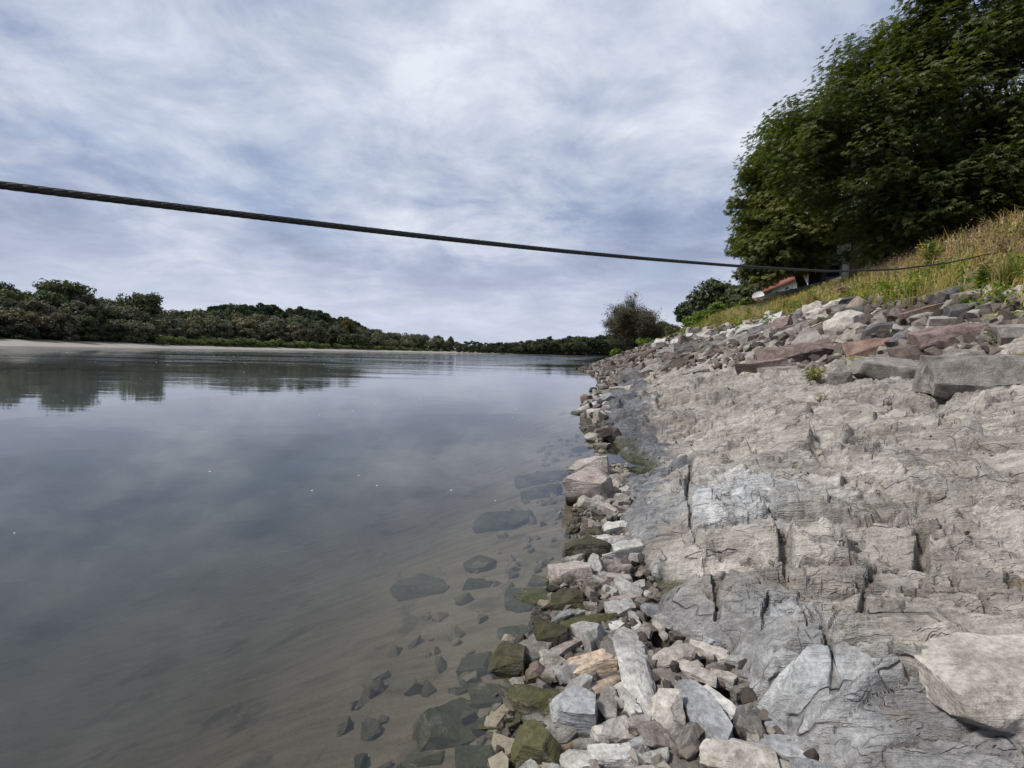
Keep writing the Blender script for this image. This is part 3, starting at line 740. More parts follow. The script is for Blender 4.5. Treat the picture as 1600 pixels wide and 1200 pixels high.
def c8(x, y): return 800 + x / 3.157, 820 + y / 3.157      # enlarged views of the photograph -> its own pixels
def c7(x, y): return 850 + x / 4, 560 + y / 4
def c5(x, y): return 1300 + x / 4, 340 + y / 4
def c3(x, y): return 900 + x / 4, 400 + y / 4
def c2(x, y): return 1100 + x / 3.2, 850 + y / 3.2
def cw(x, y): return 640 + x / 5, 960 + y / 5
K8, K7, K5, K3, K2, KW = 3.157, 4, 4, 4, 3.2, 5
HAND = [
 # the pile at the foot of the ledge
 (c8, K8, 290, 125, 465, 125, 128, .8, 'moss', 'b', 'mossy olive-green block at the water edge beside a whitish stone'),
 (c8, K8, 460, 140, 610, 120, 112, .6, 'pale', 'b', 'whitish angular stone between the mossy olive block and the ledge'),
 (c8, K8, 208, 255, 365, 240, 112, .8, 'pink', 'b', 'pinkish stone with a dark wet base standing at the water line'),
 (c8, K8, 212, 375, 335, 375, 100, .7, 'moss', 'b', 'dark green wet stone just below the pinkish wet-based stone'),
 (c8, K8, 468, 272, 570, 265, 70, .7, 'pink', 'b', 'small rounded pinkish stone resting against the ledge'),
 (c8, K8, 400, 255, 515, 320, 42, .5, 'pale', 's', 'narrow pale slab leaning below a small pinkish stone'),
 (c8, K8, 485, 385, 600, 365, 68, .7, 'pink', 'b', 'blunt pinkish-grey stone above the long tan-topped mossy stone'),
 (c8, K8, 275, 515, 500, 462, 92, .7, 'mosshalf', 'b', 'long stone with tan top and green mossy flank at the water'),
 (c8, K8, 200, 480, 185, 640, 135, .8, 'moss', 'b', 'tall dark mossy boulder standing in the water left of the long tan-topped stone'),
 (c8, K8, 185, 655, 335, 570, 82, .7, 'pink', 'b', 'pinkish-grey stone with dark underside in front of the tall mossy boulder'),
 (c8, K8, 285, 690, 485, 695, 118, .55, 'tan', 'w', 'triangular tan stone with banded grain'),
 (c8, K8, 75, 740, 150, 735, 92, .8, 'brown', 'r', 'small round brown-grey stone at the water in front of the mossy boulders'),
 (c8, K8, 452, 515, 542, 605, 58, .4, 'blue', 's', 'leaning blue-grey slab above the long pale slab'),
 (c8, K8, 575, 580, 660, 925, 135, .55, 'pale', 'b', 'longest pale slab lying up and down the middle of the pile'),
 (c8, K8, 500, 515, 622, 500, 74, .4, 'pale', 's', 'flat whitish flake with notched edge at the top of the pile'),
 (c8, K8, 700, 680, 905, 622, 100, .75, 'beige', 'r', 'arched beige stone at the foot of the ledge'),
 (c8, K8, 895, 612, 1085, 668, 72, .6, 'beige', 'b', 'long pale beige bar of stone to the right of the arched beige stone'),
 (c8, K8, 835, 700, 995, 772, 72, .6, 'beige', 'b', 'beige stone lying just below the arched beige stone'),
 (c8, K8, 990, 735, 1085, 780, 88, .9, 'beige', 'b', 'chunky brown-beige block under the long beige bar'),
 (c8, K8, 850, 770, 1040, 1100, 180, .5, 'blue', 's', 'largest blue-grey slab slanting through the lower pile'),
 (c8, K8, 755, 850, 772, 1035, 138, .8, 'beige', 'b', 'rough beige block propping the largest blue-grey slab'),
 (c8, K8, 955, 815, 1085, 940, 88, .5, 'pale', 's', 'pale grey slab behind the largest blue-grey slab'),
 (c8, K8, 210, 930, 392, 940, 185, .85, 'blue', 'b', 'squarish blue-grey block left of the pile with fine seams'),
 (c8, K8, 385, 850, 515, 752, 72, .7, 'tan', 'b', 'brownish stone tucked under the banded tan stone'),
 (c8, K8, 483, 820, 470, 975, 72, .7, 'grey', 'b', 'upright grey stone right of the squarish blue-grey block'),
 (c8, K8, 540, 780, 595, 945, 78, .7, 'pale', 'b', 'upright pale stone leaning on the longest pale slab'),
 (c8, K8, 425, 1040, 590, 985, 140, .6, 'beige', 'w', 'broad pale beige stone with pointed top in the lower pile'),
 (c8, K8, 592, 985, 685, 1000, 100, .8, 'grey', 'b', 'small grey stone wedged beside the broad pointed beige stone'),
 (c8, K8, 592, 1090, 690, 1080, 80, .7, 'blue', 'b', 'small blue-grey stone below the wedged grey stone'),
 (c8, K8, 410, 1150, 612, 1140, 105, .6, 'pale', 'b', 'pale stone at the bottom edge between a blue cobble and the beige boulder'),
 (c8, K8, 245, 1180, 450, 1170, 110, .6, 'pale', 'r', 'rounded pale stone below the blue-grey cobble'),
 (c8, K8, 317, 1090, 415, 1085, 66, .7, 'blue', 'r', 'smooth blue-grey cobble near the bottom of the pile'),
 (c8, K8, 240, 1145, 303, 1072, 36, .8, 'cobble', 'r', 'smooth orange-brown cobble beside the blue-grey cobble'),
 (c8, K8, 30, 1100, 210, 1110, 190, .85, 'mosstop', 'b', 'block with bright yellow-green mossy top at the water edge'),
 (c8, K8, 30, 850, 225, 900, 180, .6, 'mosshalf', 'b', 'large half-green half-pinkish stone sloping under the water'),
 (c8, K8, 195, 900, 200, 1025, 68, .7, 'grey', 's', 'thin grey slab between the half-green stone and the squarish block'),
 (c8, K8, 70, 950, 160, 970, 75, .6, 'blue', 'b', 'small blue-grey stone lying on the half-green stone'),
 (c8, K8, 950, 1150, 1250, 1150, 165, .65, 'beige', 'r', 'broad rounded beige boulder at the bottom edge of the pile'),
 (c2, K2, 240, 965, 565, 1085, 125, .5, 'blue', 's', 'pale blue-grey slab right of the broad beige boulder'),
 (c2, K2, 168, 870, 290, 850, 85, .6, 'dark', 'b', 'dark grey chip under the ledge beside the pale grey slab'),
 (c2, K2, 150, 745, 220, 720, 75, .7, 'grey', 'b', 'small pale grey stone right of the leaning slabs'),
 (c2, K2, 135, 640, 320, 715, 70, .5, 'grey', 's', 'pale grey slab lying against the dark slate of the ledge'),
 (c2, K2, 225, 820, 320, 785, 42, .5, 'grey', 's', 'thin grey splinter pointing to the ledge'),
 (c2, K2, 0, 490, 60, 480, 50, .7, 'blue', 'b', 'small blue-grey stone above the long beige bar'),
 # in and at the water
 (cw, KW, 670, 370, 880, 360, 260, .85, 'moss', 'b', 'mossy block standing alone in the shallow water'),
 (c7, K7, 175, 730, 380, 712, 165, .95, 'beige', 'r', 'brownish boulder behind the pinkish one at the shore'),
 (c7, K7, 170, 825, 410, 805, 250, .95, 'pink', 'r', 'pinkish boulder with mossy wet base in the shallows'),
 (c7, K7, 180, 568, 280, 575, 50, .5, 'brown', 'r', 'flat brown stone alone in the water beyond the boulder pair'),
 (c7, K7, 312, 590, 345, 590, 30, .7, 'dark', 'r', 'small dark stone in the water by the flat brown one'),
 (c7, K7, 240, 270, 300, 260, 66, .9, 'red', 'b', 'reddish block at the tip of the far rubble point'),
 (c7, K7, 262, 300, 345, 270, 55, .7, 'pink', 'b', 'pinkish slab beside the reddish block at the point'),
 (c7, K7, 280, 360, 375, 350, 85, .7, 'pink', 'b', 'large pinkish stone on the rubble point'),
 (c7, K7, 378, 310, 440, 325, 45, .7, 'beige', 'b', 'beige stone behind the large pinkish stone on the point'),
 (c7, K7, 240, 445, 340, 435, 52, .7, 'dark', 'b', 'dark grey stone at the water below the rubble point'),
 (c7, K7, 290, 468, 410, 460, 45, .6, 'grey', 's', 'flat grey stone beside the dark one below the point'),
 (c7, K7, 95, 345, 170, 346, 20, .6, 'dark', 'r', 'low black stone farthest out off the rubble point'),
 (c7, K7, 180, 352, 245, 350, 40, .6, 'dark', 'b', 'dark wet stone next to the low black one'),
 (c7, K7, 335, 155, 375, 155, 18, .6, 'dark', 'r', 'small black stone in the water beyond the slate outcrop'),
 (c7, K7, 310, 550, 412, 545, 45, .5, 'grey', 's', 'grey flat stone at the water beside the slate ledge'),
 (c7, K7, 375, 880, 470, 870, 62, .6, 'grey', 'b', 'greenish-grey stone right of the pinkish boulder'),
 (c7, K7, 385, 1070, 508, 1055, 85, .7, 'pale', 'b', 'whitish block between the boulder pair and the mossy olive block'),
 (c7, K7, 322, 1135, 450, 1130, 60, .5, 'pale', 's', 'flat white-topped stone above the mossy olive block'),
 (c7, K7, 240, 1105, 360, 1100, 70, .6, 'moss', 'b', 'dark green stone at the water below the whitish block'),
 (c7, K7, 292, 1015, 410, 1005, 50, .5, 'moss', 's', 'flat mossy stone in the water under the pinkish boulder'),
 (c7, K7, 428, 200, 510, 198, 40, .6, 'beige', 'b', 'tan block on the slate edge above the rubble point'),
 (c7, K7, 512, 200, 570, 190, 55, .8, 'beige', 'b', 'tan stone right of the tan block on the slate edge'),
 (c7, K7, 572, 180, 640, 155, 50, .7, 'grey', 'b', 'grey stone leaning beside the upright tan stone'),
 (c7, K7, 672, 180, 668, 95, 58, .7, 'tan', 'b', 'upright tan stone standing on the slate'),
 (c7, K7, 858, 115, 1008, 85, 72, .5, 'grey', 's', 'tilted grey slab resting on the ledge near the rubble'),
 # boulders on the bank
 (c5, K5, 55, 610, 225, 595, 88, .8, 'dark', 'b', 'dark boulder under the sawn stump'),
 (c5, K5, 452, 625, 745, 545, 82, .6, 'red', 'b', 'long red-brown boulder just below the weeds'),
 (c5, K5, 765, 510, 938, 480, 78, .6, 'grey', 'b', 'boulder with whitish broken top at the edge of the weeds'),
 (c5, K5, 742, 590, 985, 555, 82, .6, 'dark', 'b', 'dark boulder below the whitish-topped one'),
 (c5, K5, 925, 600, 1065, 575, 70, .7, 'dark', 'b', 'small dark boulder right of the dark boulder near the weeds'),
 (c5, K5, 503, 630, 690, 615, 66, .7, 'grey', 'r', 'grey-beige boulder below the long red-brown one'),
 (c5, K5, 635, 650, 918, 628, 60, .5, 'beige', 's', 'flat beige boulder behind the long purple-brown block'),
 (c5, K5, 207, 695, 520, 672, 66, .5, 'dark', 's', 'dark slate slab below the stump'),
 (c5, K5, 545, 755, 1080, 718, 135, .6, 'purple', 'b', 'longest purple-brown block with a pale stripe on top'),
 (c5, K5, 98, 830, 475, 775, 118, .6, 'red', 'b', 'orange-red boulder between two purple-brown ones'),
 (c5, K5, 388, 860, 818, 800, 112, .65, 'brown', 'b', 'dark brown pitted boulder above the big flat grey one'),
 (c5, K5, 185, 965, 664, 975, 165, .55, 'grey', 'b', 'big flat grey boulder with dark gap beneath it'),
 (c5, K5, 690, 910, 1000, 870, 150, .6, 'grey', 'b', 'grey boulder leaning over the gap right of the big flat grey one'),
 (c5, K5, 690, 1040, 1420, 1060, 330, .7, 'grey', 'b', 'largest grey boulder with dark undercut front face'),
 (c5, K5, 1042, 760, 1260, 750, 150, .8, 'grey', 'b', 'grey-green boulder at the end of the longest purple-brown block'),
 (c5, K5, 982, 850, 1112, 845, 80, .8, 'brown', 'r', 'rounded brownish boulder beside the thin green stalk'),
 (c5, K5, 985, 915, 1230, 890, 95, .7, 'lichen', 'b', 'grey boulder with lichen above the largest grey one'),
 (c5, K5, -5, 1025, 105, 1020, 105, .8, 'grey', 'b', 'pale squared boulder left of the big flat grey one'),
 (c5, K5, 52, 920, 250, 905, 85, .7, 'lichen', 'b', 'lichened boulder behind the pale squared one'),
 (c5, K5, 242, 885, 372, 878, 50, .7, 'grey', 'b', 'small grey boulder under the orange-red one'),
 (c5, K5, 352, 1085, 680, 1075, 55, .5, 'grey', 's', 'flat slab lying below the big flat grey boulder'),
 (c5, K5, 605, 1150, 840, 1170, 45, .4, 'grey', 's', 'thin slab in front of the largest grey boulder'),
 (c5, K5, 640, 790, 760, 770, 60, .6, 'purple', 'b', 'purple-brown lump under the longest purple-brown block'),
 (c5, K5, 100, 770, 280, 740, 38, .4, 'lichen', 's', 'thin pale slab above the orange-red boulder'),
 (c3, K3, 1170, 650, 1640, 590, 135, .65, 'purple', 'b', 'long purple boulder with reddish top left of the orange-red one'),
 (c3, K3, 1162, 740, 1375, 735, 82, .7, 'grey', 'b', 'grey boulder in front of the long purple one'),
 (c3, K3, 1032, 710, 1285, 685, 95, .6, 'purple', 'b', 'grey-purple boulder at the left end of the long purple one'),
 (c3, K3, 1490, 740, 1600, 725, 88, .7, 'lichen', 'r', 'rounded boulder with mossy yellow cover under the long purple one'),
 (c3, K3, 398, 630, 520, 580, 58, .6, 'brown', 'b', 'dark brown block on the rubble slope near the willow'),
 (c3, K3, 437, 670, 615, 640, 50, .5, 'tan', 's', 'tan slab below the dark brown block on the slope'),
 (c3, K3, 660, 620, 790, 600, 70, .7, 'grey', 'b', 'grey block in the middle of the rubble slope'),
 (c3, K3, 870, 610, 975, 605, 58, .6, 'brown', 'b', 'brown square stone above the grey-purple boulder'),
 (c3, K3, 855, 520, 950, 490, 55, .6, 'pale', 's', 'whitish slab high on the rubble slope'),
 (c3, K3, 1110, 425, 1170, 420, 50, .7, 'pale', 'b', 'pale stone at the top of the rubble slope'),
 (c3, K3, 1205, 425, 1285, 400, 50, .7, 'pale', 'b', 'pale stone right of the leafy weed at the slope top'),
 (c3, K3, 1110, 485, 1215, 470, 50, .6, 'pale', 's', 'pale flat stone under the leafy weed'),
 (c3, K3, 1260, 480, 1420, 445, 70, .6, 'purple', 'b', 'brown-purple boulder below the tan weeds'),
 (c3, K3, 1400, 540, 1500, 510, 50, .7, 'red', 'b', 'reddish stone above the long purple boulder'),
 # loose boulder at the lower right
 (c2, K2, 1262, 745, 1760, 735, 350, .55, 'beige', 'b', 'huge beige boulder lying on the ledge at the lower right'),
]
def build_hand_rocks():
    for k, (fn, s, x0, y0, x1, y1, w, th, tone, shp, label) in enumerate(HAND):
        a, b = fn(x0, y0), fn(x1, y1)
        big = fn in (c5, c3) or 'boulder' in label
        put_rock(k, *a, *b, w / s, th, tone, shp, label, lift=.10 if 'huge' in label else 0.0, name='boulder' if big else 'rock', cat='boulder' if big else 'rock')
    # stones lying under the water
    for k, (x0, y0, x1, y1, w, label) in enumerate([
        (100, 830, 540, 800, 330, 'large green mossy boulder under the water near the bottom edge'),
        (560, 860, 830, 850, 160, 'green mossy stone under the water beside the half-green stone'),
        (450, 380, 620, 370, 190, 'round dark stone under the water left of the lone mossy block'),
        (330, 560, 490, 520, 90, 'small dark stone under the water above the large mossy boulder'),
        (500, 590, 690, 570, 110, 'pale flat stone under the water in front of the lone mossy block'),
        (510, 690, 700, 650, 110, 'dark slab under the water right of the large mossy boulder'),
        (40, 1090, 230, 1070, 110, 'greenish flat stone under the water at the bottom edge'),
        (420, 1130, 740, 1090, 170, 'dark ridged stone half under the water left of the moss-topped block'),
        (720, 130, 900, 110, 110, 'dark stone under the water beyond the lone mossy block'),
        (700, 560, 790, 620, 110, 'dark grey stone under the water close to the half-green stone')]):
        a, b = cw(x0, y0), cw(x1, y1)
        put_rock(300 + k, *a, *b, w / 5, .5, 'sunk' if k % 2 == 0 else 'sunkdark', 'b' if k % 3 else 'w', label, name='submerged_rock', cat='rock', under=True)
    for k, (x, y, w, h, label) in enumerate([
        (665, 885, 75, 36, 'broad dark stone under the water farthest left'), (785, 800, 75, 30, 'dark stone under the water off the boulder pair'),
        (752, 865, 34, 26, 'small dark stone under the water in the middle shallows'), (745, 893, 40, 22, 'dark flat stone under the water below the small dark one'),
        (850, 760, 46, 22, 'stone under the water left of the pinkish boulder'), (848, 735, 60, 20, 'dark patchy stone under the water beyond the pinkish boulder'),
        (845, 905, 40, 24, 'green stone under the water left of the mossy olive block'), (830, 940, 60, 30, 'flat stone under the water left of the dark green wet stone')]):
        put_rock(330 + k, x - w / 2, y, x + w / 2, y - 3, h * 1.1, .55, 'sunkdark' if k % 2 else 'sunk', 'b' if k % 3 else 'w', label, name='submerged_rock', cat='rock', under=True)
build_hand_rocks()

LIB = {s: [rock_mesh('rock', 5000 + i * 13 + j * 101, d, sh, res=.11) for i, d in enumerate(ds)]
       for j, (s, sh, ds) in enumerate([('b', 'block', [(1, .8, .62), (1, .7, .5), (1, .66, .6), (1, .85, .5)]), ('s', 'slab', [(1, .6, .26), (1, .75, .3), (1, .5, .28)]),
                                        ('w', 'wedge', [(1, .7, .5), (1, .6, .45)]), ('r', 'round', [(1, .8, .6), (1, .7, .55)])])}
def free(x, y, r, k=.75): return all((x - a) ** 2 + (y - b) ** 2 > (k * (r + c)) ** 2 for a, b, c in PLACED)
def scatter(n, draw, size, tones, shapes, label, group, seed, name='rock', cat='rock', sink=.18, overlap=.75):
    r = random.Random(seed); done = 0; tries = 0
    while done < n and tries < n * 30:
        tries += 1
        x, y = draw(r)
        s = size(r, x, y)
        if not free(x, y, s * .5, overlap): continue
        shp = r.choice(shapes); tone = r.choice(tones)
        o = link(name, r.choice(LIB[shp]))
        nn = Vector(normal(x, y, .3)); nn = (nn * .7 + Vector((0, 0, .3)) + Vector((r.gauss(0, .22), r.gauss(0, .22), 0))).normalized()
        q = nn.to_track_quat('Z', 'Y')
        o.rotation_mode = 'QUATERNION'; o.rotation_quaternion = q @ Matrix.Rotation(r.uniform(0, 6.28), 3, 'Z').to_quaternion()
        o.scale = (s * r.uniform(.85, 1.2), s * r.uniform(.8, 1.15), s * r.uniform(.8, 1.3))
        o.location = (x, y, float(land(x, y)) + s * .3 - s * sink)
        give(o, ROCK[tone])
        sw = 'small' if s * F / y < 55 else 'middling' if s * F / y < 90 else 'large'
        tag(o, near_label(x, y, sw, tone, shp, 'stone' if name == 'rock' else 'boulder', label), cat, group)
        PLACED.append((x, y, s * .42)); done += 1
def build_scatter():
    def d1(r):
        y = 1.25 + 4.6 * r.random() ** 1.4; a, b = float(shore(y)), float(edge(y)); return r.uniform(a + .02, b + .02), y
    scatter(110, d1, lambda r, x, y: r.uniform(.08, .19) * (1 + .04 * y), ['pale', 'beige', 'blue', 'pale', 'pink', 'pale', 'beige', 'grey'], 'bbsw',
            'stone filling the pile at the foot of the ledge', 'small stones at the foot of the ledge', 3, overlap=.62)
    def d2(r):
        y = r.uniform(8.5, 17); a = float(shore(y)); return r.uniform(a - .1, float(edge(y)) + .25), y
    scatter(36, d2, lambda r, x, y: r.uniform(.14, .42), ['pale', 'pink', 'dark', 'grey', 'blue', 'beige'], 'bbsr',
            'stone lying along the waterline where the shore narrows', 'stones along the far waterline', 4, overlap=.62)
    def d3(r):
        y = r.uniform(2.5, 13); u = r.uniform(6.2, 8.6); return float(shore(y)) + u, y
    scatter(55, d3, lambda r, x, y: r.uniform(.22, .6), ['grey', 'purple', 'brown', 'brown', 'dark', 'lichen', 'grey'], 'bbs',
            'boulder wedged among the large ones on the bank', 'smaller boulders on the bank', 5, 'boulder', 'boulder', overlap=.6)
    def slope(lo, hi):
        def d(r):
            y = 10 + 32 * r.random() ** 1.5
            if y < 19 and lo == 0 and r.random() < .75: y += 9
            top = float(np.interp(y, [9, 25, 45, 100], [8.4, 11.2, 10.6, 8.6]))
            u = 1.0 + (top - 1.0) * r.uniform(lo, hi)
            if y < 18.5: u = max(u, 6.7)
            return float(shore(y)) + u, y
        return d
    scatter(70, slope(.62, 1.0), lambda r, x, y: r.uniform(.4, 1.15), ['beige', 'grey', 'grey', 'purple', 'brown', 'dark'], 'bbsw',
            'block in the upper part of the rubble slope below the weeds', 'blocks of the upper rubble slope', 6, 'boulder', 'boulder', overlap=.5)
    def upper_far(r):
        y = r.uniform(20, 44); top = float(np.interp(y, [9, 25, 45, 100], [8.4, 11.2, 10.6, 8.6])); return float(shore(y)) + top * r.uniform(.6, 1.0), y
    scatter(34, upper_far, lambda r, x, y: r.uniform(.6, 1.3), ['pale', 'pale', 'beige'], 'bbsw',
            'pale block high on the rubble slope towards the willow', 'pale blocks of the upper rubble slope', 9, 'boulder', 'boulder', overlap=.5)
    scatter(95, slope(.0, .62), lambda r, x, y: r.uniform(.4, 1.25), ['grey', 'purple', 'brown', 'grey', 'dark', 'brown', 'grey'], 'bbsw',
            'block in the lower part of the rubble slope beyond the ledge', 'blocks of the lower rubble slope', 8, 'boulder', 'boulder', overlap=.5)
build_scatter()

def low_rocks(seed, n):
    out = []
    for i in range(n):
        r = random.Random(seed + i); bm = bmesh.new()
        for _ in range(13): 
            v = Vector((r.gauss(0, 1), r.gauss(0, 1), r.gauss(0, 1))).normalized()
            bm.verts.new((v.x * .5, v.y * .5 * r.uniform(.6, 1), v.z * .34))
        h = bmesh.ops.convex_hull(bm, input=bm.verts[:])
        bmesh.ops.delete(bm, geom=[v for v in bm.verts if not v.link_faces], context='VERTS')
        bmesh.ops.triangulate(bm, faces=bm.faces[:])
        bm.verts.index_update()
        out.append((np.array([v.co[:] for v in bm.verts]), np.array([[v.index for v in f.verts] for f in bm.faces]))); bm.free()
    return out
LOW = low_rocks(900, 14)
def gravel_mat(name, cols, band=1.0):
    m, t, b = principled(name)
    tone = attr(t, 'tone'); pos = t.n('ShaderNodeNewGeometry').outputs['Position']
    st = [(i / (len(cols) - 1), c) for i, c in enumerate(cols)]
    c = t.ramp(tone, *st)
    n = t.noise(pos, 26.0, 6, .7); g = t.maprange(n, .25, .75, .65, 1.3)
    c = t.mix(1.0, c, t.n('ShaderNodeCombineXYZ', None, _0=g, _1=g, _2=g).outputs[0], 'MULTIPLY')
    z = t.n('ShaderNodeSeparateXYZ', None, _0=pos).outputs[2]
    wet = t.maprange(t.math('ADD', z, t.math('MULTIPLY', t.noise(pos, 12.0, 3, .6), -.1)), -.055, .0, 1, 0, smooth=True)
    c = t.mix(t.math('MULTIPLY', wet, .85 * band), c, (.03, .03, .015))
    t.set(b.inputs['Base Color'], c)
    t.set(b.inputs['Normal'], t.n('ShaderNodeBump', None, Strength=.6, Distance=.03, Height=n))
    return m
GRAV = gravel_mat('rubble', [(.04, .035, .031), (.08, .064, .054), (.125, .106, .091), (.18, .16, .138), (.29, .27, .235)])
SUNKGRAV = gravel_mat('sunken_gravel', [(.09, .085, .06), (.14, .125, .09), (.19, .168, .124), (.24, .21, .158)], 0.0)
def pebble_mass(name, x, y, s, label, cat=None, seed=0, sinkk=.2, mat=None):
    g = np.random.default_rng(seed); Vs, Fs, Ts = [], [], []; off = 0
    z = land(x, y)
    for i in range(len(x)):
        v, f = LOW[g.integers(len(LOW))]
        a = g.normal(size=4); a /= np.linalg.norm(a)
        w_, x_, y_, z_ = a[0], a[1] * .5, a[2] * .5, a[3]; nrm = math.sqrt(w_ * w_ + x_ * x_ + y_ * y_ + z_ * z_); w_, x_, y_, z_ = w_ / nrm, x_ / nrm, y_ / nrm, z_ / nrm
        Rm = np.array([[1 - 2 * (y_ * y_ + z_ * z_), 2 * (x_ * y_ - z_ * w_), 2 * (x_ * z_ + y_ * w_)], [2 * (x_ * y_ + z_ * w_), 1 - 2 * (x_ * x_ + z_ * z_), 2 * (y_ * z_ - x_ * w_)], [2 * (x_ * z_ - y_ * w_), 2 * (y_ * z_ + x_ * w_), 1 - 2 * (x_ * x_ + y_ * y_)]])
        Vs.append((v * s[i]) @ Rm.T + [x[i], y[i], z[i] + s[i] * (.3 - sinkk)]); Fs.append(f + off); off += len(v)
        Ts.append(np.full(len(v), g.random()))
    o = link(name, mesh(name, np.concatenate(Vs), np.concatenate(Fs), mat or GRAV, False, {'tone': np.concatenate(Ts)}))
    tag(o, label, cat, kind='stuff')
def build_rubble():
    g = np.random.default_rng(5)
    y = 1.0 + 5.5 * g.random(1500) ** 1.5; a, b = shore(y) - .10, edge(y) + .06
    x = a + (b - a) * g.random(1500)
    pebble_mass('gravel', x, y, g.uniform(.03, .09, 1500) * (1 + .06 * y), 'small stone chips filling the gaps at the foot of the ledge', seed=1)
    n = 5200
    y = 8.5 + 85 * g.random(n) ** 2.2; top = np.interp(y, [8, 9, 25, 45, 100], [8.0, 8.4, 11.4, 10.8, 8.8])
    u = g.uniform(-.02, 1, n); u = np.where(u < 0, u * 8, u * top)
    k = (u > np.interp(y, [8, 14, 18, 21], [6.2, 4.6, 3.0, -1])) | (u < .25)
    x = shore(y) + u
    pebble_mass('rubble', x[k], y[k], (g.uniform(.12, .5, n) * (1 + .006 * y))[k], 'broken stone rubble covering the slope between ledge and weeds', seed=2)
    n = 650
    y = g.uniform(1.5, 10, n); x = shore(y) + g.uniform(5.6, 8.8, n)
    pebble_mass('rubble', x, y, g.uniform(.06, .26, n), 'stone chips lying among the large boulders of the bank', seed=3)
    n = 260
    y = 1.1 + 9 * g.random(n) ** 1.5; x = shore(y) - .05 - .75 * g.random(n) ** 1.9 * (1 + .05 * y)
    pebble_mass('sunken_gravel', x, y, g.uniform(.03, .13, n) * (1 + .05 * y), 'small silty stones lying on the shallow river bed along the shore', seed=6, mat=SUNKGRAV)
    n = 260
    y = g.uniform(1.6, 9, n); x = edge(y) + g.uniform(.3, 5, n)
    pebble_mass('gravel', x, y, g.uniform(.012, .05, n), 'scattered stone chips lying on the bedrock ledge', seed=4, sinkk=.0)
build_rubble()

# ------------------------------------------------------------------ vegetation
def tube(path, rad, sides=6):
    path = np.asarray(path, float); n = len(path)
    tn = np.gradient(path, axis=0); tn /= np.linalg.norm(tn, axis=1)[:, None] + 1e-9
    ref = np.where(np.abs(tn[:, 2:3]) > .9, np.array([[1., 0, 0]]), np.array([[0, 0, 1.]]))
    a = np.cross(tn, ref); a /= np.linalg.norm(a, axis=1)[:, None] + 1e-9
    b = np.cross(tn, a)
    ang = np.arange(sides) / sides * 2 * np.pi
    V = path[:, None] + (a[:, None] * np.cos(ang)[None, :, None] + b[:, None] * np.sin(ang)[None, :, None]) * np.asarray(rad).reshape(-1, 1, 1)
    i = np.arange(n - 1)[:, None] * sides; j = np.arange(sides)[None]; k = (np.arange(sides) + 1) % sides
    f = np.stack([i + j, i + k[None], i + sides + k[None], i + sides + j], -1).reshape(-1, 4)
    return V.reshape(-1, 3), f
class Acc:
    def __init__(s): s.V, s.F, s.n = [], [], 0
    def add(s, v, f): s.V.append(v); s.F.append(f + s.n); s.n += len(v)
    def mesh(s, name, mat, smooth=True): return mesh(name, np.concatenate(s.V), np.concatenate(s.F), mat, smooth)
def unit(v): return v / (np.linalg.norm(v, axis=-1, keepdims=True) + 1e-9)

def palmate(pos, nrm, dirv, size, tone, angs=(-72, -36, 0, 36, 72), lens=(.6, .88, 1, .88, .6), wid=.30):
    n = unit(nrm); d = unit(dirv - n * (dirv * n).sum(-1, keepdims=True)); s = np.cross(n, d)
    Vs = []
    for a, l in zip(angs, lens):
        a = math.radians(a); dd = d * math.cos(a) + s * math.sin(a); ss = np.cross(n, dd)
        L = (size * l)[:, None]
        tip = pos + dd * L - n * L * .12
        m = pos + dd * L * .58
        Vs.append(np.stack([pos, m + ss * L * wid * .5, tip, m - ss * L * wid * .5], 1))
    V = np.stack(Vs, 1).reshape(-1, 3); k = len(V) // 4
    f = np.arange(k * 4).reshape(-1, 4)
    return V, f, np.repeat(tone, 4 * len(angs))

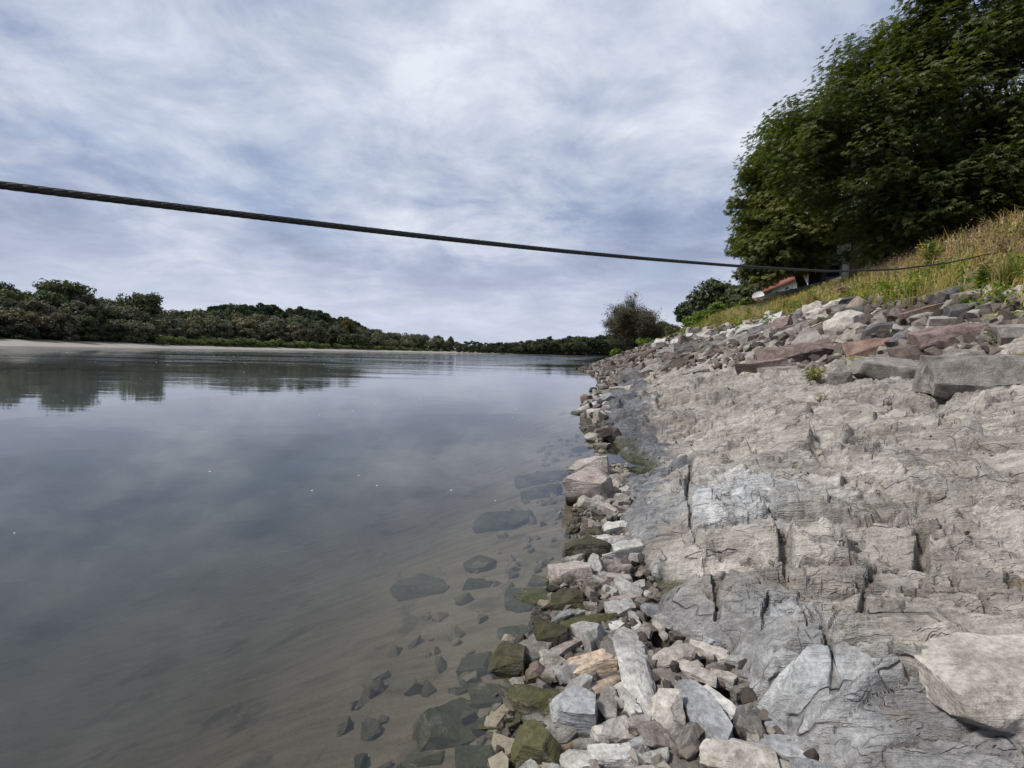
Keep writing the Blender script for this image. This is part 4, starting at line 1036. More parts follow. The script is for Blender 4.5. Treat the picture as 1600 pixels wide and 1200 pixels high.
def ellipsoid_pts(g, c, r, n, shell=.7):
    v = unit(g.normal(size=(n, 3))); rad = np.where(g.random(n) < shell, g.uniform(.78, 1.10, n), g.uniform(.3, .85, n))
    return np.asarray(c) + v * np.asarray(r) * rad[:, None], v
def big_tree(name, base, stems, blobs, nclump, nleaf, seed, label, leafsize=.30, sizev=(.9, 1.7), floor=None, leafmean=.44):
    """stems: list of (lean x, lean y, radius); blobs: (centre, radii, weight) in world metres"""
    g = np.random.default_rng(seed)
    root = empty(name, tuple(base)); tag(root, label, 'tree')
    base = np.asarray(base, float)
    w = np.array([b[2] for b in blobs]); w = w / w.sum()
    cl, cn = [], []
    for (c, r, _), k in zip(blobs, w):
        p, v = ellipsoid_pts(g, c, r, int(nclump * k), .72); cl.append(p); cn.append(v)
    cl = np.concatenate(cl); cn = np.concatenate(cn)
    if floor is not None:
        ok = cl[:, 2] > floor(cl[:, 0], cl[:, 1]); cl, cn = cl[ok], cn[ok]
    # trunk and limbs
    top = np.mean([b[0] for b in blobs], 0)
    lim = Acc(); trunk = Acc()
    for i, (lx, ly, rad) in enumerate(stems):
        e = np.array([base[0] + lx, base[1] + ly, top[2] + g.uniform(-1, 1.5)])
        t = np.linspace(0, 1, 12)[:, None]
        path = base + np.array([lx * .12, ly * .12, -.4]) + (e - base) * t + np.sin(t * 3.1) * g.normal(size=3) * .4 * np.array([1, 1, 0])
        v, f = tube(path - base, rad * (1.25 - .95 * t[:, 0]) + .25 * rad * np.exp(-t[:, 0] * 16), 9); trunk.add(v, f)
        sel = g.permutation(len(cl))[:max(18, len(cl) // (5 * len(stems)))]
        for q in sel:
            s0 = path[int(g.integers(3, 10))]
            d = cl[q] - s0
            tt = np.linspace(0, 1, 7)[:, None]
            pth = s0 + d * tt + np.array([0, 0, 1.0]) * np.sin(tt * np.pi) * .12 * np.linalg.norm(d) + g.normal(size=(7, 3)) * .10 * np.sin(tt * np.pi)
            v, f = tube(pth - base, rad * .26 * (1 - tt[:, 0] * .88), 5); lim.add(v, f)
    o = link('trunk', trunk.mesh('trunk', M['bark']), root)
    link('limb', lim.mesh('limb', M['bark']), root)
    # leaves in sprays, hanging outwards from each clump
    cs = g.uniform(*sizev, len(cl))
    own = np.repeat(np.arange(len(cl)), nleaf)
    n = len(own)
    v = unit(g.normal(size=(n, 3)))
    v[:, 2] = np.where(v[:, 2] < 0, v[:, 2] * .35, v[:, 2] * .7)
    pos = cl[own] + v * (cs[own] * g.uniform(.15, 1.0, n) ** .45)[:, None]
    if floor is not None:
        ok = pos[:, 2] > floor(pos[:, 0], pos[:, 1]) - .5; pos, own, v = pos[ok], own[ok], v[ok]; n = len(own)
    out = unit(v * .7 + cn[own] * .6)
    nrm = unit(np.array([0, 0, 1.0]) + out * .55 + g.normal(size=(n, 3)) * .38)
    dr = unit(out + np.array([0, 0, -.55]) + g.normal(size=(n, 3)) * .4)
    tone = np.clip(leafmean + .17 * g.normal(size=len(cl))[own] + .17 * g.normal(size=n), 0, 1)
    V, f, tv = palmate(pos, nrm, dr, leafsize * g.uniform(.65, 1.15, n), tone)
    link('crown', mesh('crown', V - base, f, M['maple'], False, {'tone': tv}), root)
    return root

def E_(px, py, Y, rx, rz, ry, w):
    c = at(px, py, Y); s = Y / F; return (c, (rx * s, ry, rz * s), w)
def grounded(px, Y):
    """the point of the bank in that column of the view at distance Y"""
    p = at(px, 450, Y); return np.array([p[0], Y, float(land(p[0], Y))])
def build_big_trees():
    fl = lambda x, y: land(x, y) + .5
    b = grounded(1268, 42)
    big_tree('maple_tree', b, [(-1.6, .4, .30), (.5, -.5, .34), (2.2, .5, .28), (1.0, 1.2, .26)],
             [E_(1228, 322, 42, 62, 122, 6.0, 1.0), E_(1212, 365, 42, 40, 82, 4.5, .4), E_(1290, 245, 43, 52, 66, 5, .3)], 320, 115, 41,
             'dense dark green tree with several stems in front of the red-roofed house', leafsize=.38, floor=lambda x, y: land(x, y) + 2.0)
    b = grounded(1442, 28)
    big_tree('maple_tree', b, [(-1.5, .3, .42), (1.2, .6, .36)],
             [E_(1452, 232, 29, 182, 172, 6.5, 1.0), E_(1318, 215, 29, 88, 92, 5, .45), E_(1298, 212, 30, 58, 70, 3.5, .15), E_(1402, 125, 29, 70, 68, 4, .25), E_(1400, 325, 30, 55, 45, 2.0, .2), E_(1460, 318, 26, 75, 42, 2.0, .3), E_(1540, 295, 25, 70, 40, 2.0, .25)], 345, 118, 42,
             'broad dark tree spreading over the bank right of the many-stemmed tree', floor=lambda x, y: land(x, y) + np.where(x < 20.3, 3.4, 1.0))
    b = grounded(1562, 26)
    big_tree('maple_tree', b, [(-.8, .3, .40), (1.8, .5, .32)],
             [E_(1610, 130, 26, 195, 215, 6.5, 1.0), E_(1500, 60, 26.5, 85, 75, 4, .3), E_(1610, 260, 25, 120, 90, 4, .3)], 290, 115, 43,
             'tallest dark green tree reaching out of the top of the view', floor=lambda x, y: land(x, y) + 1.3)
    for i, (px, Y, cy, rx, rz, lab) in enumerate([(1420, 46, 290, 120, 110, 'dark tree standing behind the broad tree on the terrace'), (1560, 42, 270, 130, 110, 'dark tree behind the tallest tree at the upper right')]):
        b = grounded(px, Y)
        big_tree('maple_tree', b, [(0, 0, .35)], [E_(px, cy, Y, rx, rz, 6, 1)], 150, 40, 50 + i, lab, leafsize=.42, floor=lambda x, y: land(x, y) + .2)
build_big_trees()

# --- far trees: a few crowns built once, each tree its own object
def far_crown(seed, h, w, style, nface, fs):
    """returns crown mesh data in metres, base at z = 0"""
    g = np.random.default_rng(seed)
    k = 46 if style != 'poplar' else 30
    if style == 'round':
        v = unit(g.normal(size=(k, 3))); c = v * np.array([w * .36, w * .36, h * .34]) * g.uniform(.75, 1, k)[:, None] + [0, 0, h * .52]
        c[:8, 2] = h * g.uniform(.06, .22, 8); c[:8, :2] *= 1.1
        r = g.uniform(.10, .19, k) * w
    elif style == 'flat':
        a = g.uniform(0, 6.28, k); q = np.sqrt(g.random(k)) * w * .4; c = np.stack([np.cos(a) * q, np.sin(a) * q, h * (.84 - .25 * g.random(k) ** 2 - .6 * (g.random(k) < .4))], -1); r = g.uniform(.12, .2, k) * w
    else:
        zz = g.uniform(.08, .93, k); a = g.uniform(0, 6.28, k); q = w * .3 * np.sqrt(1 - (zz - .45) ** 2 * 2.2); c = np.stack([np.cos(a) * q, np.sin(a) * q, zz * h], -1); r = g.uniform(.16, .26, k) * w
    own = g.integers(0, k, nface)
    v = unit(g.normal(size=(nface, 3))); p = c[own] + v * (r[own] * g.uniform(.6, 1.05, nface))[:, None] * np.array([1, 1, .8])
    p[:, 2] = np.maximum(p[:, 2], .3)
    n = unit(v + g.normal(size=(nface, 3)) * .5 + [0, 0, .35]); d = unit(g.normal(size=(nface, 3))); d = unit(d - n * (d * n).sum(-1, keepdims=True)); s = np.cross(n, d)
    sz = fs * g.uniform(.6, 1.4, nface)[:, None]
    V = np.stack([p + d * sz, p - d * sz * .5 + s * sz * .8, p - d * sz * .5 - s * sz * .8], 1).reshape(-1, 3)
    tone = np.clip(.5 + .18 * g.normal(size=k)[own] + .16 * g.normal(size=nface), 0, 1)
    return V, np.arange(nface * 3).reshape(-1, 3), np.repeat(tone, 3)
FAR = {}
for i, (nm, st, h, w, mt, nf) in enumerate([('willow0', 'round', 18, 16, 'willow', 3400), ('willow1', 'round', 17, 19, 'willow', 3600), ('brown0', 'round', 17, 15, 'browntree', 3200), ('brown1', 'round', 19, 14, 'browntree', 3200),
                                        ('green0', 'round', 20, 15, 'greenfar', 3400), ('green1', 'flat', 23, 17, 'greenfar', 3200), ('dark0', 'poplar', 24, 10, 'darkfar', 2800), ('dark1', 'round', 22, 14, 'darkfar', 3200), ('yellow0', 'round', 19, 13, 'yellowfar', 3000)]):
    V, f, tn = far_crown(70 + i, h, w, st, nf, .62)
    FAR[nm] = (mesh('crown', V, f, M[mt], False, {'tone': tn}), h)
_tv, _tf = tube(np.array([[0, 0, -.6], [.1, 0, 3], [-.1, .15, 7], [.1, .1, 12]]), [.42, .34, .26, .1], 6)
FTRUNK = mesh('trunk', _tv, _tf, M['bark'], True)
def far_tree(kind, x, y, z, s, rz, label, group=None, name='tree', trunk=True, sw=1.0):
    r = empty(name, (x, y, z), rz); r.scale = (s * sw, s * sw, s)
    tag(r, label, 'tree', group)
    link('crown', FAR[kind][0], r)
    if trunk: link('trunk', FTRUNK, r)
    return r
def line_pt(i, d):
    k = int(np.clip(i, 0, 399)); p = LBQ[k] + LBN[k] * d; return p[0], p[1]
def idx_at_px(px, d):
    """index along the far bank whose tree line (d metres inland) shows at that picture column"""
    P = LBQ + LBN * d; k = np.where((P[:, 1] > 60) & (P[:, 0] < 700))[0]
    X = 800 + P[k, 0] / P[k, 1] * F
    return int(k[np.argmin(np.abs(X - px))])
def place_far(kind, px, d, top, label, group=None, sw=1.0, seed=0, name='tree'):
    """a tree d metres behind the waterline at picture column px whose top reaches picture row top"""
    i = idx_at_px(px, d); x, y = line_pt(i, d); z = float(bank_z(d))
    need = at(px, top, y)[2] - z
    s = max(.35, need / FAR[kind][1])
    return far_tree(kind, x, y, z, s, seed * 2.4, label, group, name, sw=min(1.5, sw * max(1.0, .85 / s)))
def build_far_trees():
    r = random.Random(12)
    sky = [(-140, 440), (0, 436), (60, 438), (100, 434), (140, 446), (160, 458), (240, 456), (248, 474), (300, 474), (345, 472), (380, 480), (440, 486), (480, 484), (520, 497), (560, 500), (600, 512), (640, 514), (680, 518), (715, 530), (730, 536)]
    def sil(px): return float(np.interp(px, [a for a, _ in sky], [b for _, b in sky]))
    # ones that can be told apart
    place_far('dark1', 8, 60, 432, 'dark open-topped tree at the far left end of the wood', sw=.8, seed=1)
    place_far('green1', 112, 50, 434, 'high green flat-topped tree above the grey-brown willows at the left', seed=2)
    place_far('green1', 222, 45, 452, 'dark flat-crowned tree where the skyline steps down', seed=3)
    place_far('green0', 165, 55, 458, 'green rounded tree left of the dark flat-crowned tree', seed=4)
    place_far('yellow0', 541, 40, 491, 'yellowing tree at the foot of the wooded hill', sw=.8, seed=5)
    place_far('green0', 372, 70, 466, 'bright green tree at the left foot of the wooded hill', sw=.8, seed=6)
    place_far('green0', 552, 22, 518, 'round green tree at the end of the shrub belt', seed=7)
    place_far('dark1', 702, 30, 523, 'dark tree at the downstream tip of the wood', sw=.7, seed=8)
    n = 0
    for row, (d, drop) in enumerate([(26, 26), (34, 12), (46, 4), (62, 0)]):
        px = -120 + row * 7
        while px < 716:
            yy = LBQ[idx_at_px(px, d)][1]
            step = 13.5 / yy * F * r.uniform(.75, 1.2)
            kind = r.choice(['willow0', 'willow1', 'brown0', 'willow1', 'willow0', 'green0', 'green0'] if row < 3 else ['willow1', 'green0', 'brown1', 'willow0'])
            t = sil(px); base = 529 + px * .025
            top = t + (base - t) * (drop / 60.0) + r.uniform(0, 10) * (120 / max(yy, 120)) + (3 if row == 3 else 0)
            zone = 'at the left end of the far wood' if px < 70 else 'under the high flat-topped tree of the far wood' if px < 190 else 'near the step in the far wood skyline' if px < 262 else 'behind the left end of the shrub belt' if px < 380 else 'below the wooded hill behind the shrubs' if px < 520 else 'between the yellowing tree and the downstream tip' if px < 660 else 'at the downstream tip of the far wood'
            lab = {'w': 'grey-green willow ', 'b': 'brownish tree ', 'g': 'green tree '}[kind[0]] + ('in the front row ' if row == 0 else 'in the second row ' if row == 1 else 'showing over the others ') + zone
            place_far(kind, px, d + r.uniform(-3, 3), top, lab, {'w': 'willows of the far wood', 'b': 'brownish trees of the far wood', 'g': 'green trees of the far wood'}[kind[0]], seed=r.random() * 3); n += 1
            px += step * (1.0 if yy < 260 else 1.25)
    # the treeline across the bend
    for row, d in enumerate((8, 16, 26, 38)):
        px = 716 + row * 4
        while px < 1070:
            t = np.interp(px, [716, 760, 800, 830, 870, 960, 1010], [531, 531, 531, 526, 523, 519, 519])
            place_far(r.choice(['dark0', 'dark0', 'dark1', 'green0']), px, d, t + r.uniform(0, 4) + (3 - row) * 3, ('dark tree at the water edge of' if row == 0 else 'dark tree behind the front row of' if row < 3 else 'dark tree topping') + ' the far treeline, ' + ('beside the gravel tip' if px < 780 else 'mid-way' if px < 880 else 'towards the near rubble'), 'trees across the river bend', sw=1.15, seed=r.random() * 3)
            px += r.uniform(6, 9)
    # low willow shrubs on the beach
    for row, d in enumerate((17, 21)):
        px = 252 + row * 5
        while px < 700:
            i = idx_at_px(px, d); x, y = line_pt(i, d); s = r.uniform(3.0, 4.6) * np.interp(px, [250, 420, 700], [1, 1.15, .8]) / 17
            o = empty('willow_shrub', (x, y, float(bank_z(d)) - .8), r.uniform(0, 6)); o.scale = (s * 1.5, s * 1.5, s * 1.25)
            link('crown', SHRUB, o)
            zn = 'left end' if px < 300 else 'left half' if px < 400 else 'middle' if px < 520 else 'right part'
            tag(o, f'low green willow shrub, {"front" if row == 0 else "back"} row, {zn} of the beach shrub belt', 'shrub', 'willow shrubs on the far beach')
            px += r.uniform(.8, 1.1) * 5.2 / y * F
def build_undergrowth():
    r = random.Random(40); px = -60
    while px < 700:
        d = 26 + r.uniform(-2, 3); i = idx_at_px(px, d); x, y = line_pt(i, d); s = r.uniform(4.5, 7) / 17
        o = empty('bush', (x, y, float(bank_z(d)) - 1.0), r.uniform(0, 6)); o.scale = (s * 1.5, s * 1.5, s)
        c = link('crown', SHRUB, o); c.material_slots[0].link = 'OBJECT'; c.material_slots[0].material = M['darkfar']
        zn = 'left end' if px < 60 else 'under the high flat-topped tree' if px < 190 else 'near the skyline step' if px < 262 else 'behind the shrub belt' if px < 520 else 'towards the downstream tip'
        tag(o, f'dark bush at the foot of the far wood, {zn}', 'bush', 'dark bushes at the foot of the far wood')
        px += 7.5 / y * F * r.uniform(.8, 1.1)
V_, f_, t_ = far_crown(99, 17, 17, 'round', 1700, .9)
SHRUB = mesh('crown', V_, f_, M['shrubfar'], False, {'tone': t_})
build_far_trees()
build_undergrowth()
def build_hill_wood():
    g = np.random.default_rng(8); Vs, Ts = [], []
    base = FAR['dark1'][0]
    n = 0; co = np.zeros(len(base.vertices) * 3, np.float32); base.vertices.foreach_get('co', co); co = co.reshape(-1, 3)
    tn = np.zeros(len(base.vertices), np.float32); base.attributes['tone'].data.foreach_get('value', tn)
    sub = co.reshape(-1, 3, 3)[::6].reshape(-1, 3); ts = tn.reshape(-1, 3)[::6].reshape(-1)
    cen = sub.reshape(-1, 3, 3).mean(1, keepdims=True); sub = (cen + (sub.reshape(-1, 3, 3) - cen) * 2.4).reshape(-1, 3)
    while n < 330:
        a, b = g.uniform(-1, 1, 2)
        if a * a + b * b > 1 or b > .45: continue
        x, y = HILLC[0] + a * 150, HILLC[1] + b * 95
        th = g.uniform(0, 6.28); c, s = math.cos(th), math.sin(th); k = g.uniform(.55, .85)
        v = sub * k; v = np.stack([v[:, 0] * c - v[:, 1] * s, v[:, 0] * s + v[:, 1] * c, v[:, 2]], -1) + [x, y, hill_h(x, y) - 1]
        Vs.append(v); Ts.append(np.clip(ts + g.normal() * .12, 0, 1)); n += 1
    V = np.concatenate(Vs)
    tag(link('hill_wood', mesh('hill_wood', V, np.arange(len(V)).reshape(-1, 3), M['darkfar'], False, {'tone': np.concatenate(Ts)})), 'dense dark green wood covering the low hill', None, kind='stuff')
build_hill_wood()

# --- the round twiggy willow and the dark trees at the end of the near bank
def twiggy_tree():
    b = grounded(995, 90); Y = b[1]
    s = Y / F; g = np.random.default_rng(3)
    root = empty('willow_tree', tuple(b)); tag(root, 'round bare-twigged brownish willow at the far end of the near bank', 'tree')
    H, Wd = 80 * s, 66 * s
    tr, tw = Acc(), Acc(); tips = []
    cen = np.array([0, 0, H * .45])
    for i in range(18):
        d0 = unit(g.normal(size=3)); d0[2] = abs(d0[2]) * 1.1 - .35
        e = cen + unit(d0) * np.array([Wd * .62, Wd * .62, H * .36]) * g.uniform(.7, 1)
        t = np.linspace(0, 1, 8)[:, None]; p = e * t + np.array([0, 0, 1]) * np.sin(t * 3.14) * H * .07 + g.normal(size=(8, 3)) * .12
        v, f = tube(p, .17 * (1.1 - t[:, 0] * .85), 5); tr.add(v, f)
        for k in range(60):
            s0 = p[int(g.integers(3, 8))]; d = unit(unit(s0 - cen * .8) * .9 + g.normal(size=3) * .6 + [0, 0, .2]); L = g.uniform(.10, .26) * H
            t2 = np.linspace(0, 1, 5)[:, None]; pp = s0 + d * L * t2 + g.normal(size=(5, 3)) * .01 * H * t2
            v, f = tube(pp, .045 * (1.1 - t2[:, 0] * .7), 3); tw.add(v, f); tips += [pp[2], pp[3], pp[4]]
            for _ in range(2):
                s1 = pp[int(g.integers(1, 4))]; d2 = unit(d + g.normal(size=3) * .6); q2 = s1 + d2 * L * .6 * np.linspace(0, 1, 3)[:, None]
                v, f = tube(q2, [.03, .024, .016], 3); tw.add(v, f); tips += [q2[1], q2[2]]
    link('trunk', tr.mesh('trunk', M['bark']), root)
    link('twigs', tw.mesh('twigs', plain('brown_twigs', (.085, .066, .05), .9)), root)
    T = np.repeat(np.array(tips), 9, 0); n = len(T); P = T + g.normal(size=(n, 3)) * .25
    V, f, tn = palmate(P, g.normal(size=(n, 3)), g.normal(size=(n, 3)), g.uniform(.14, .30, n), np.clip(.5 + g.normal(size=n) * .2, 0, 1), (0,), (1,), .5)
    link('crown', mesh('crown', V, f, M['browntree'], False, {'tone': tn}), root)
twiggy_tree()
def bush(name, px, py_base, Y, wpx, hpx, mat, seed, label, nface=2600, fs=.2, style='round', cat='tree', trunkh=.4):
    b = grounded(px, Y); s = Y / F; h, w = hpx * s, wpx * s
    V, f, tn = far_crown(seed, h, w, style, nface, fs)
    root = empty(name, tuple(b)); tag(root, label, cat)
    link('crown', mesh('crown', V, f, M[mat], False, {'tone': tn}), root)
    v, ff = tube(np.array([[0, 0, -.4], [.05, .05, h * .3], [0, .1, h * .7]]), [.09 * h ** .5, .07 * h ** .5, .02], 6)
    link('trunk', mesh('trunk', v, ff, M['bark'], True), root)
    return root
def build_end_trees():
    bush('dark_tree', 1112, 500, 78, 84, 72, 'darkfar', 201, 'dark ragged tree left of the pale green house', 4200, .28)
    bush('dark_tree', 1080, 508, 84, 56, 42, 'darkfar', 202, 'low dark tree sloping down towards the willow', 3000, .28)
    bush('dark_tree', 1155, 490, 70, 64, 52, 'greenfar', 203, 'green tree beside the pale green house', 3600, .26)
    bush('dark_tree', 1128, 480, 74, 30, 62, 'darkfar', 204, 'narrow dark tree with frond-like top above the dark ragged one', 1500, .3, 'flat')
    bush('dark_tree', 1185, 470, 78, 70, 60, 'darkfar', 205, 'dark tree behind the pale green house', 3200, .3)
    bush('bush', 1040, 528, 96, 46, 26, 'darkfar', 208, 'low dark bush right of the round willow', 1800, .3, cat='bush')
    bush('bush', 1122, 505, 58, 34, 26, 'greenweed', 206, 'bright green bush at the top of the rubble slope', 1600, .14, cat='bush')
    bush('bush', 1085, 515, 64, 38, 20, 'greenweed', 207, 'low green bush between rubble and dark trees', 1500, .15, cat='bush')
build_end_trees()
def build_edge_bushes():
    for k, (px, Y, w, h, m, lab) in enumerate([(1010, 84, 30, 16, 'greenweed', 'low green bush under the right side of the round willow'), (968, 92, 26, 12, 'greenweed', 'small green bush at the foot of the round willow near the water'),
            (1055, 72, 34, 18, 'greenfar', 'green bush left of the low dark tree'), (1100, 60, 36, 24, 'greenweed', 'green bush in front of the dark ragged tree'), (1150, 52, 30, 18, 'greenfar', 'green bush below the awning at the slope top'),
            (1168, 46, 26, 13, 'shrubfar', 'pale green bush below the satellite dish')]):
        bush('bush', px, 0, Y, w, h, m, 600 + k, lab, 1500, .13, cat='bush')
build_edge_bushes()

# --- weeds of the bank
def blades(x, y, h, w, tone, g, lean=.35):
    n = len(x); z = land(x, y)
    P = np.stack([x, y, z - .03], -1)
    a = g.uniform(0, 6.28, n); d = np.stack([np.cos(a), np.sin(a), 0 * a], -1); s = np.stack([-np.sin(a), np.cos(a), 0 * a], -1)
    ln = (g.random(n) * lean * h)[:, None]
    up = np.array([0, 0, 1.0])
    m = P + up * (h * .55)[:, None] + d * ln * .35; t = P + up * (h * g.uniform(.75, 1, n))[:, None] + d * ln * 1.2
    W = w[:, None] * .5
    V = np.stack([P - s * W, P + s * W, m + s * W * .8, m - s * W * .8, t], 1).reshape(-1, 3)
    i = np.arange(n)[:, None] * 5
    return V, [i + np.array([[0, 1, 2, 3]]), i + np.array([[3, 2, 4]])], np.repeat(tone, 5)
def weed_edge(y): return np.interp(y, [0, 9, 25, 45, 100], [8.3, 8.3, 11.2, 10.6, 8.5])
def build_weeds():
    g = np.random.default_rng(77)
    n = 40000
    y = 2 + 110 * g.random(n) ** 2.4
    u = weed_edge(y) + (20 - weed_edge(y)) * g.random(n) ** 1.1 - .4
    x = shore(y) + u
    P2 = np.stack([x, y], -1)
    cl = pn(P2 * .55, 3) + .5 * pn(P2 * 1.9, 4)
    keep = cl + .12 > g.random(n) * .6 - .3
    x, y, u, cl, P2 = x[keep], y[keep], u[keep], cl[keep], P2[keep]; n = len(x)
    e = u - weed_edge(y)
    dry = np.clip(.62 + .10 * e + pn(P2 * .4, 8) * .9 + g.normal(size=n) * .16 - .55 * sstep(y, 30, 55), 0, 1)
    h = g.uniform(.2, .8, n) * (1 + .45 * sstep(e, 1, 5)) * np.clip(.75 + cl * 1.1 + pn(P2 * 1.1, 12) * .8, .25, 1.7) * (1 - .55 * sstep(u, 12, 17) * sstep(y, 20, 32))
    w = g.uniform(.012, .03, n) * (1 + y * .018)
    V, f, tn = blades(x, y, h, w, dry, g, .85)
    o = link('grass', mesh('grass', V, f, M['weedmix'], False, {'tone': tn}))
    tag(o, 'dry tan and green grass and weeds covering the upper bank', None, kind='stuff')
    # dry seed stalks higher up
    n = 9000; y = 3 + 34 * g.random(n) ** 1.6; u = weed_edge(y) + 2.2 + (17.5 - weed_edge(y) - 2.2) * g.random(n); x = shore(y) + u
    k = (pn(np.stack([x, y], -1) * .6, 33) > -.12) & (y < 27); x, y = x[k], y[k]; n = len(x)
    h = g.uniform(.35, .85, n); V, f, tn = blades(x, y, h, g.uniform(.008, .016, n) * (1 + y * .02), np.clip(g.normal(.45, .25, n), 0, 1), g, .9)
    own = np.repeat(np.arange(n), 3); tip = V.reshape(-1, 5, 3)[:, 4][own] + g.normal(size=(n * 3, 3)) * np.array([.05, .05, .07])
    V2, f2, t2 = palmate(tip, g.normal(size=(n * 3, 3)), g.normal(size=(n * 3, 3)) + [0, 0, 1], g.uniform(.03, .075, n * 3), np.clip(g.normal(.25, .2, n * 3), 0, 1), (0,), (1,), .7)
    o = link('dry_stalks', mesh('dry_stalks', np.concatenate([V, V2]), f + [f2 + len(V)], M['drystalk'], False, {'tone': np.concatenate([tn, t2])}))
    tag(o, 'brown dry seed stalks standing over the upper bank', None, kind='stuff')
    # broad-leaved weeds
    n = 1200; y = 3 + 90 * g.random(n) ** 2; e = g.random(n) ** 1.6 * 7; x = shore(y) + weed_edge(y) + e - .3
    k = pn(np.stack([x, y], -1) * .5, 55) > -.05; x, y = x[k], y[k]; n = len(x)
    own = np.repeat(np.arange(n), 26); m = len(own); hh = (g.uniform(.2, .8, n) * (1 - .4 * sstep(y, 25, 40)))[own]
    t = g.random(m); a = g.uniform(0, 6.28, m); rr = .22 * (1 - .5 * t) * g.random(m)
    P = np.stack([x[own] + np.cos(a) * rr, y[own] + np.sin(a) * rr, land(x[own], y[own]) + hh * t + .02], -1)
    dd = np.stack([np.cos(a), np.sin(a), .1 - .3 * g.random(m)], -1)
    V, f, tn = palmate(P, np.array([0, 0, 1.0]) + dd * .4 + g.normal(size=(m, 3)) * .3, dd, g.uniform(.07, .16, m) * (1 + y[own] * .008), np.clip(g.normal(.5, .22, m), 0, 1), (0,), (1,), .45)
    o = link('weeds', mesh('weeds', V, f, M['greenweed'], False, {'tone': tn}))
    tag(o, 'leafy green weeds along the edge of the stones', None, kind='stuff')
build_weeds()
def weed_plant(px, py, hpx, n, mat, seed, label, spread=.22, leafw=.3, leafl=.2, name='weed_plant', cat='plant', stems=4, tonemean=.5):
    b = hit(px, py)
    if b is None: return
    g = np.random.default_rng(seed); s = b[1] / F; h = hpx * s
    root = empty(name, tuple(b)); tag(root, label, cat)
    st = Acc(); P, D = [], []
    for i in range(stems):
        a = g.uniform(0, 6.28); t = np.linspace(0, 1, 6)[:, None]
        e = np.array([math.cos(a) * spread * h * g.random(), math.sin(a) * spread * h * g.random(), h * g.uniform(.7, 1)])
        p = e * t + np.array([0, 0, -.03]) * (1 - t); v, f = tube(p, max(.004, .006 * h) * (1.2 - t[:, 0]), 5); st.add(v, f)
        k = n // stems
        tt = g.uniform(.12, 1, k); pos = np.stack([np.interp(tt, t[:, 0], p[:, j]) for j in range(3)], -1)
        aa = g.uniform(0, 6.28, k); P.append(pos); D.append(np.stack([np.cos(aa), np.sin(aa), g.uniform(-.2, .6, k)], -1))
    P, D = np.concatenate(P), np.concatenate(D); m = len(P)
    V, f, tn = palmate(P, np.array([0, 0, 1.0]) + g.normal(size=(m, 3)) * .35, D, h * leafl * g.uniform(.6, 1.2, m), np.clip(g.normal(tonemean, .2, m), 0, 1), (0,), (1,), leafw)
    link('stem', st.mesh('stem', M['greenweed'] if mat == 'greenweed' else plain('dry_stem', (.2, .15, .09))), root)
    link('leaves', mesh('leaves', V, f, M[mat], False, {'tone': tn}), root)
def grass_tuft(px, py, hpx, n, mat, seed, label, tonemean=.4, arch=1.0):
    b = hit(px, py)
    if b is None: return
    g = np.random.default_rng(seed); h = hpx * b[1] / F
    t = np.linspace(0, 1, 5); Vs, Fs, Ts = [], [], []
    for i in range(n):
        a = g.uniform(0, 6.28); d = np.array([math.cos(a), math.sin(a), 0]); sd = np.array([-d[1], d[0], 0]); hh = h * g.uniform(.5, 1.05); o = g.uniform(0, .5) * arch
        c = d * g.random() * h * .15 + np.outer(t ** 2, d) * hh * o + np.outer(t - .45 * o * t ** 2.5, [0, 0, 1]) * hh
        w = np.outer((1 - t * .9) * max(.006, h * .02), sd)
        k = len(Vs) * 10; Vs.append(np.concatenate([c - w, c + w])); Fs.append(np.array([[j, j + 1, j + 6, j + 5] for j in range(4)]) + k); Ts.append(np.full(10, np.clip(g.normal(tonemean, .2), 0, 1)))
    o = link('grass_tuft', mesh('grass_tuft', np.concatenate(Vs), np.concatenate(Fs), M[mat], False, {'tone': np.concatenate(Ts)})); o.location = tuple(b)
    tag(o, label, 'grass tuft')
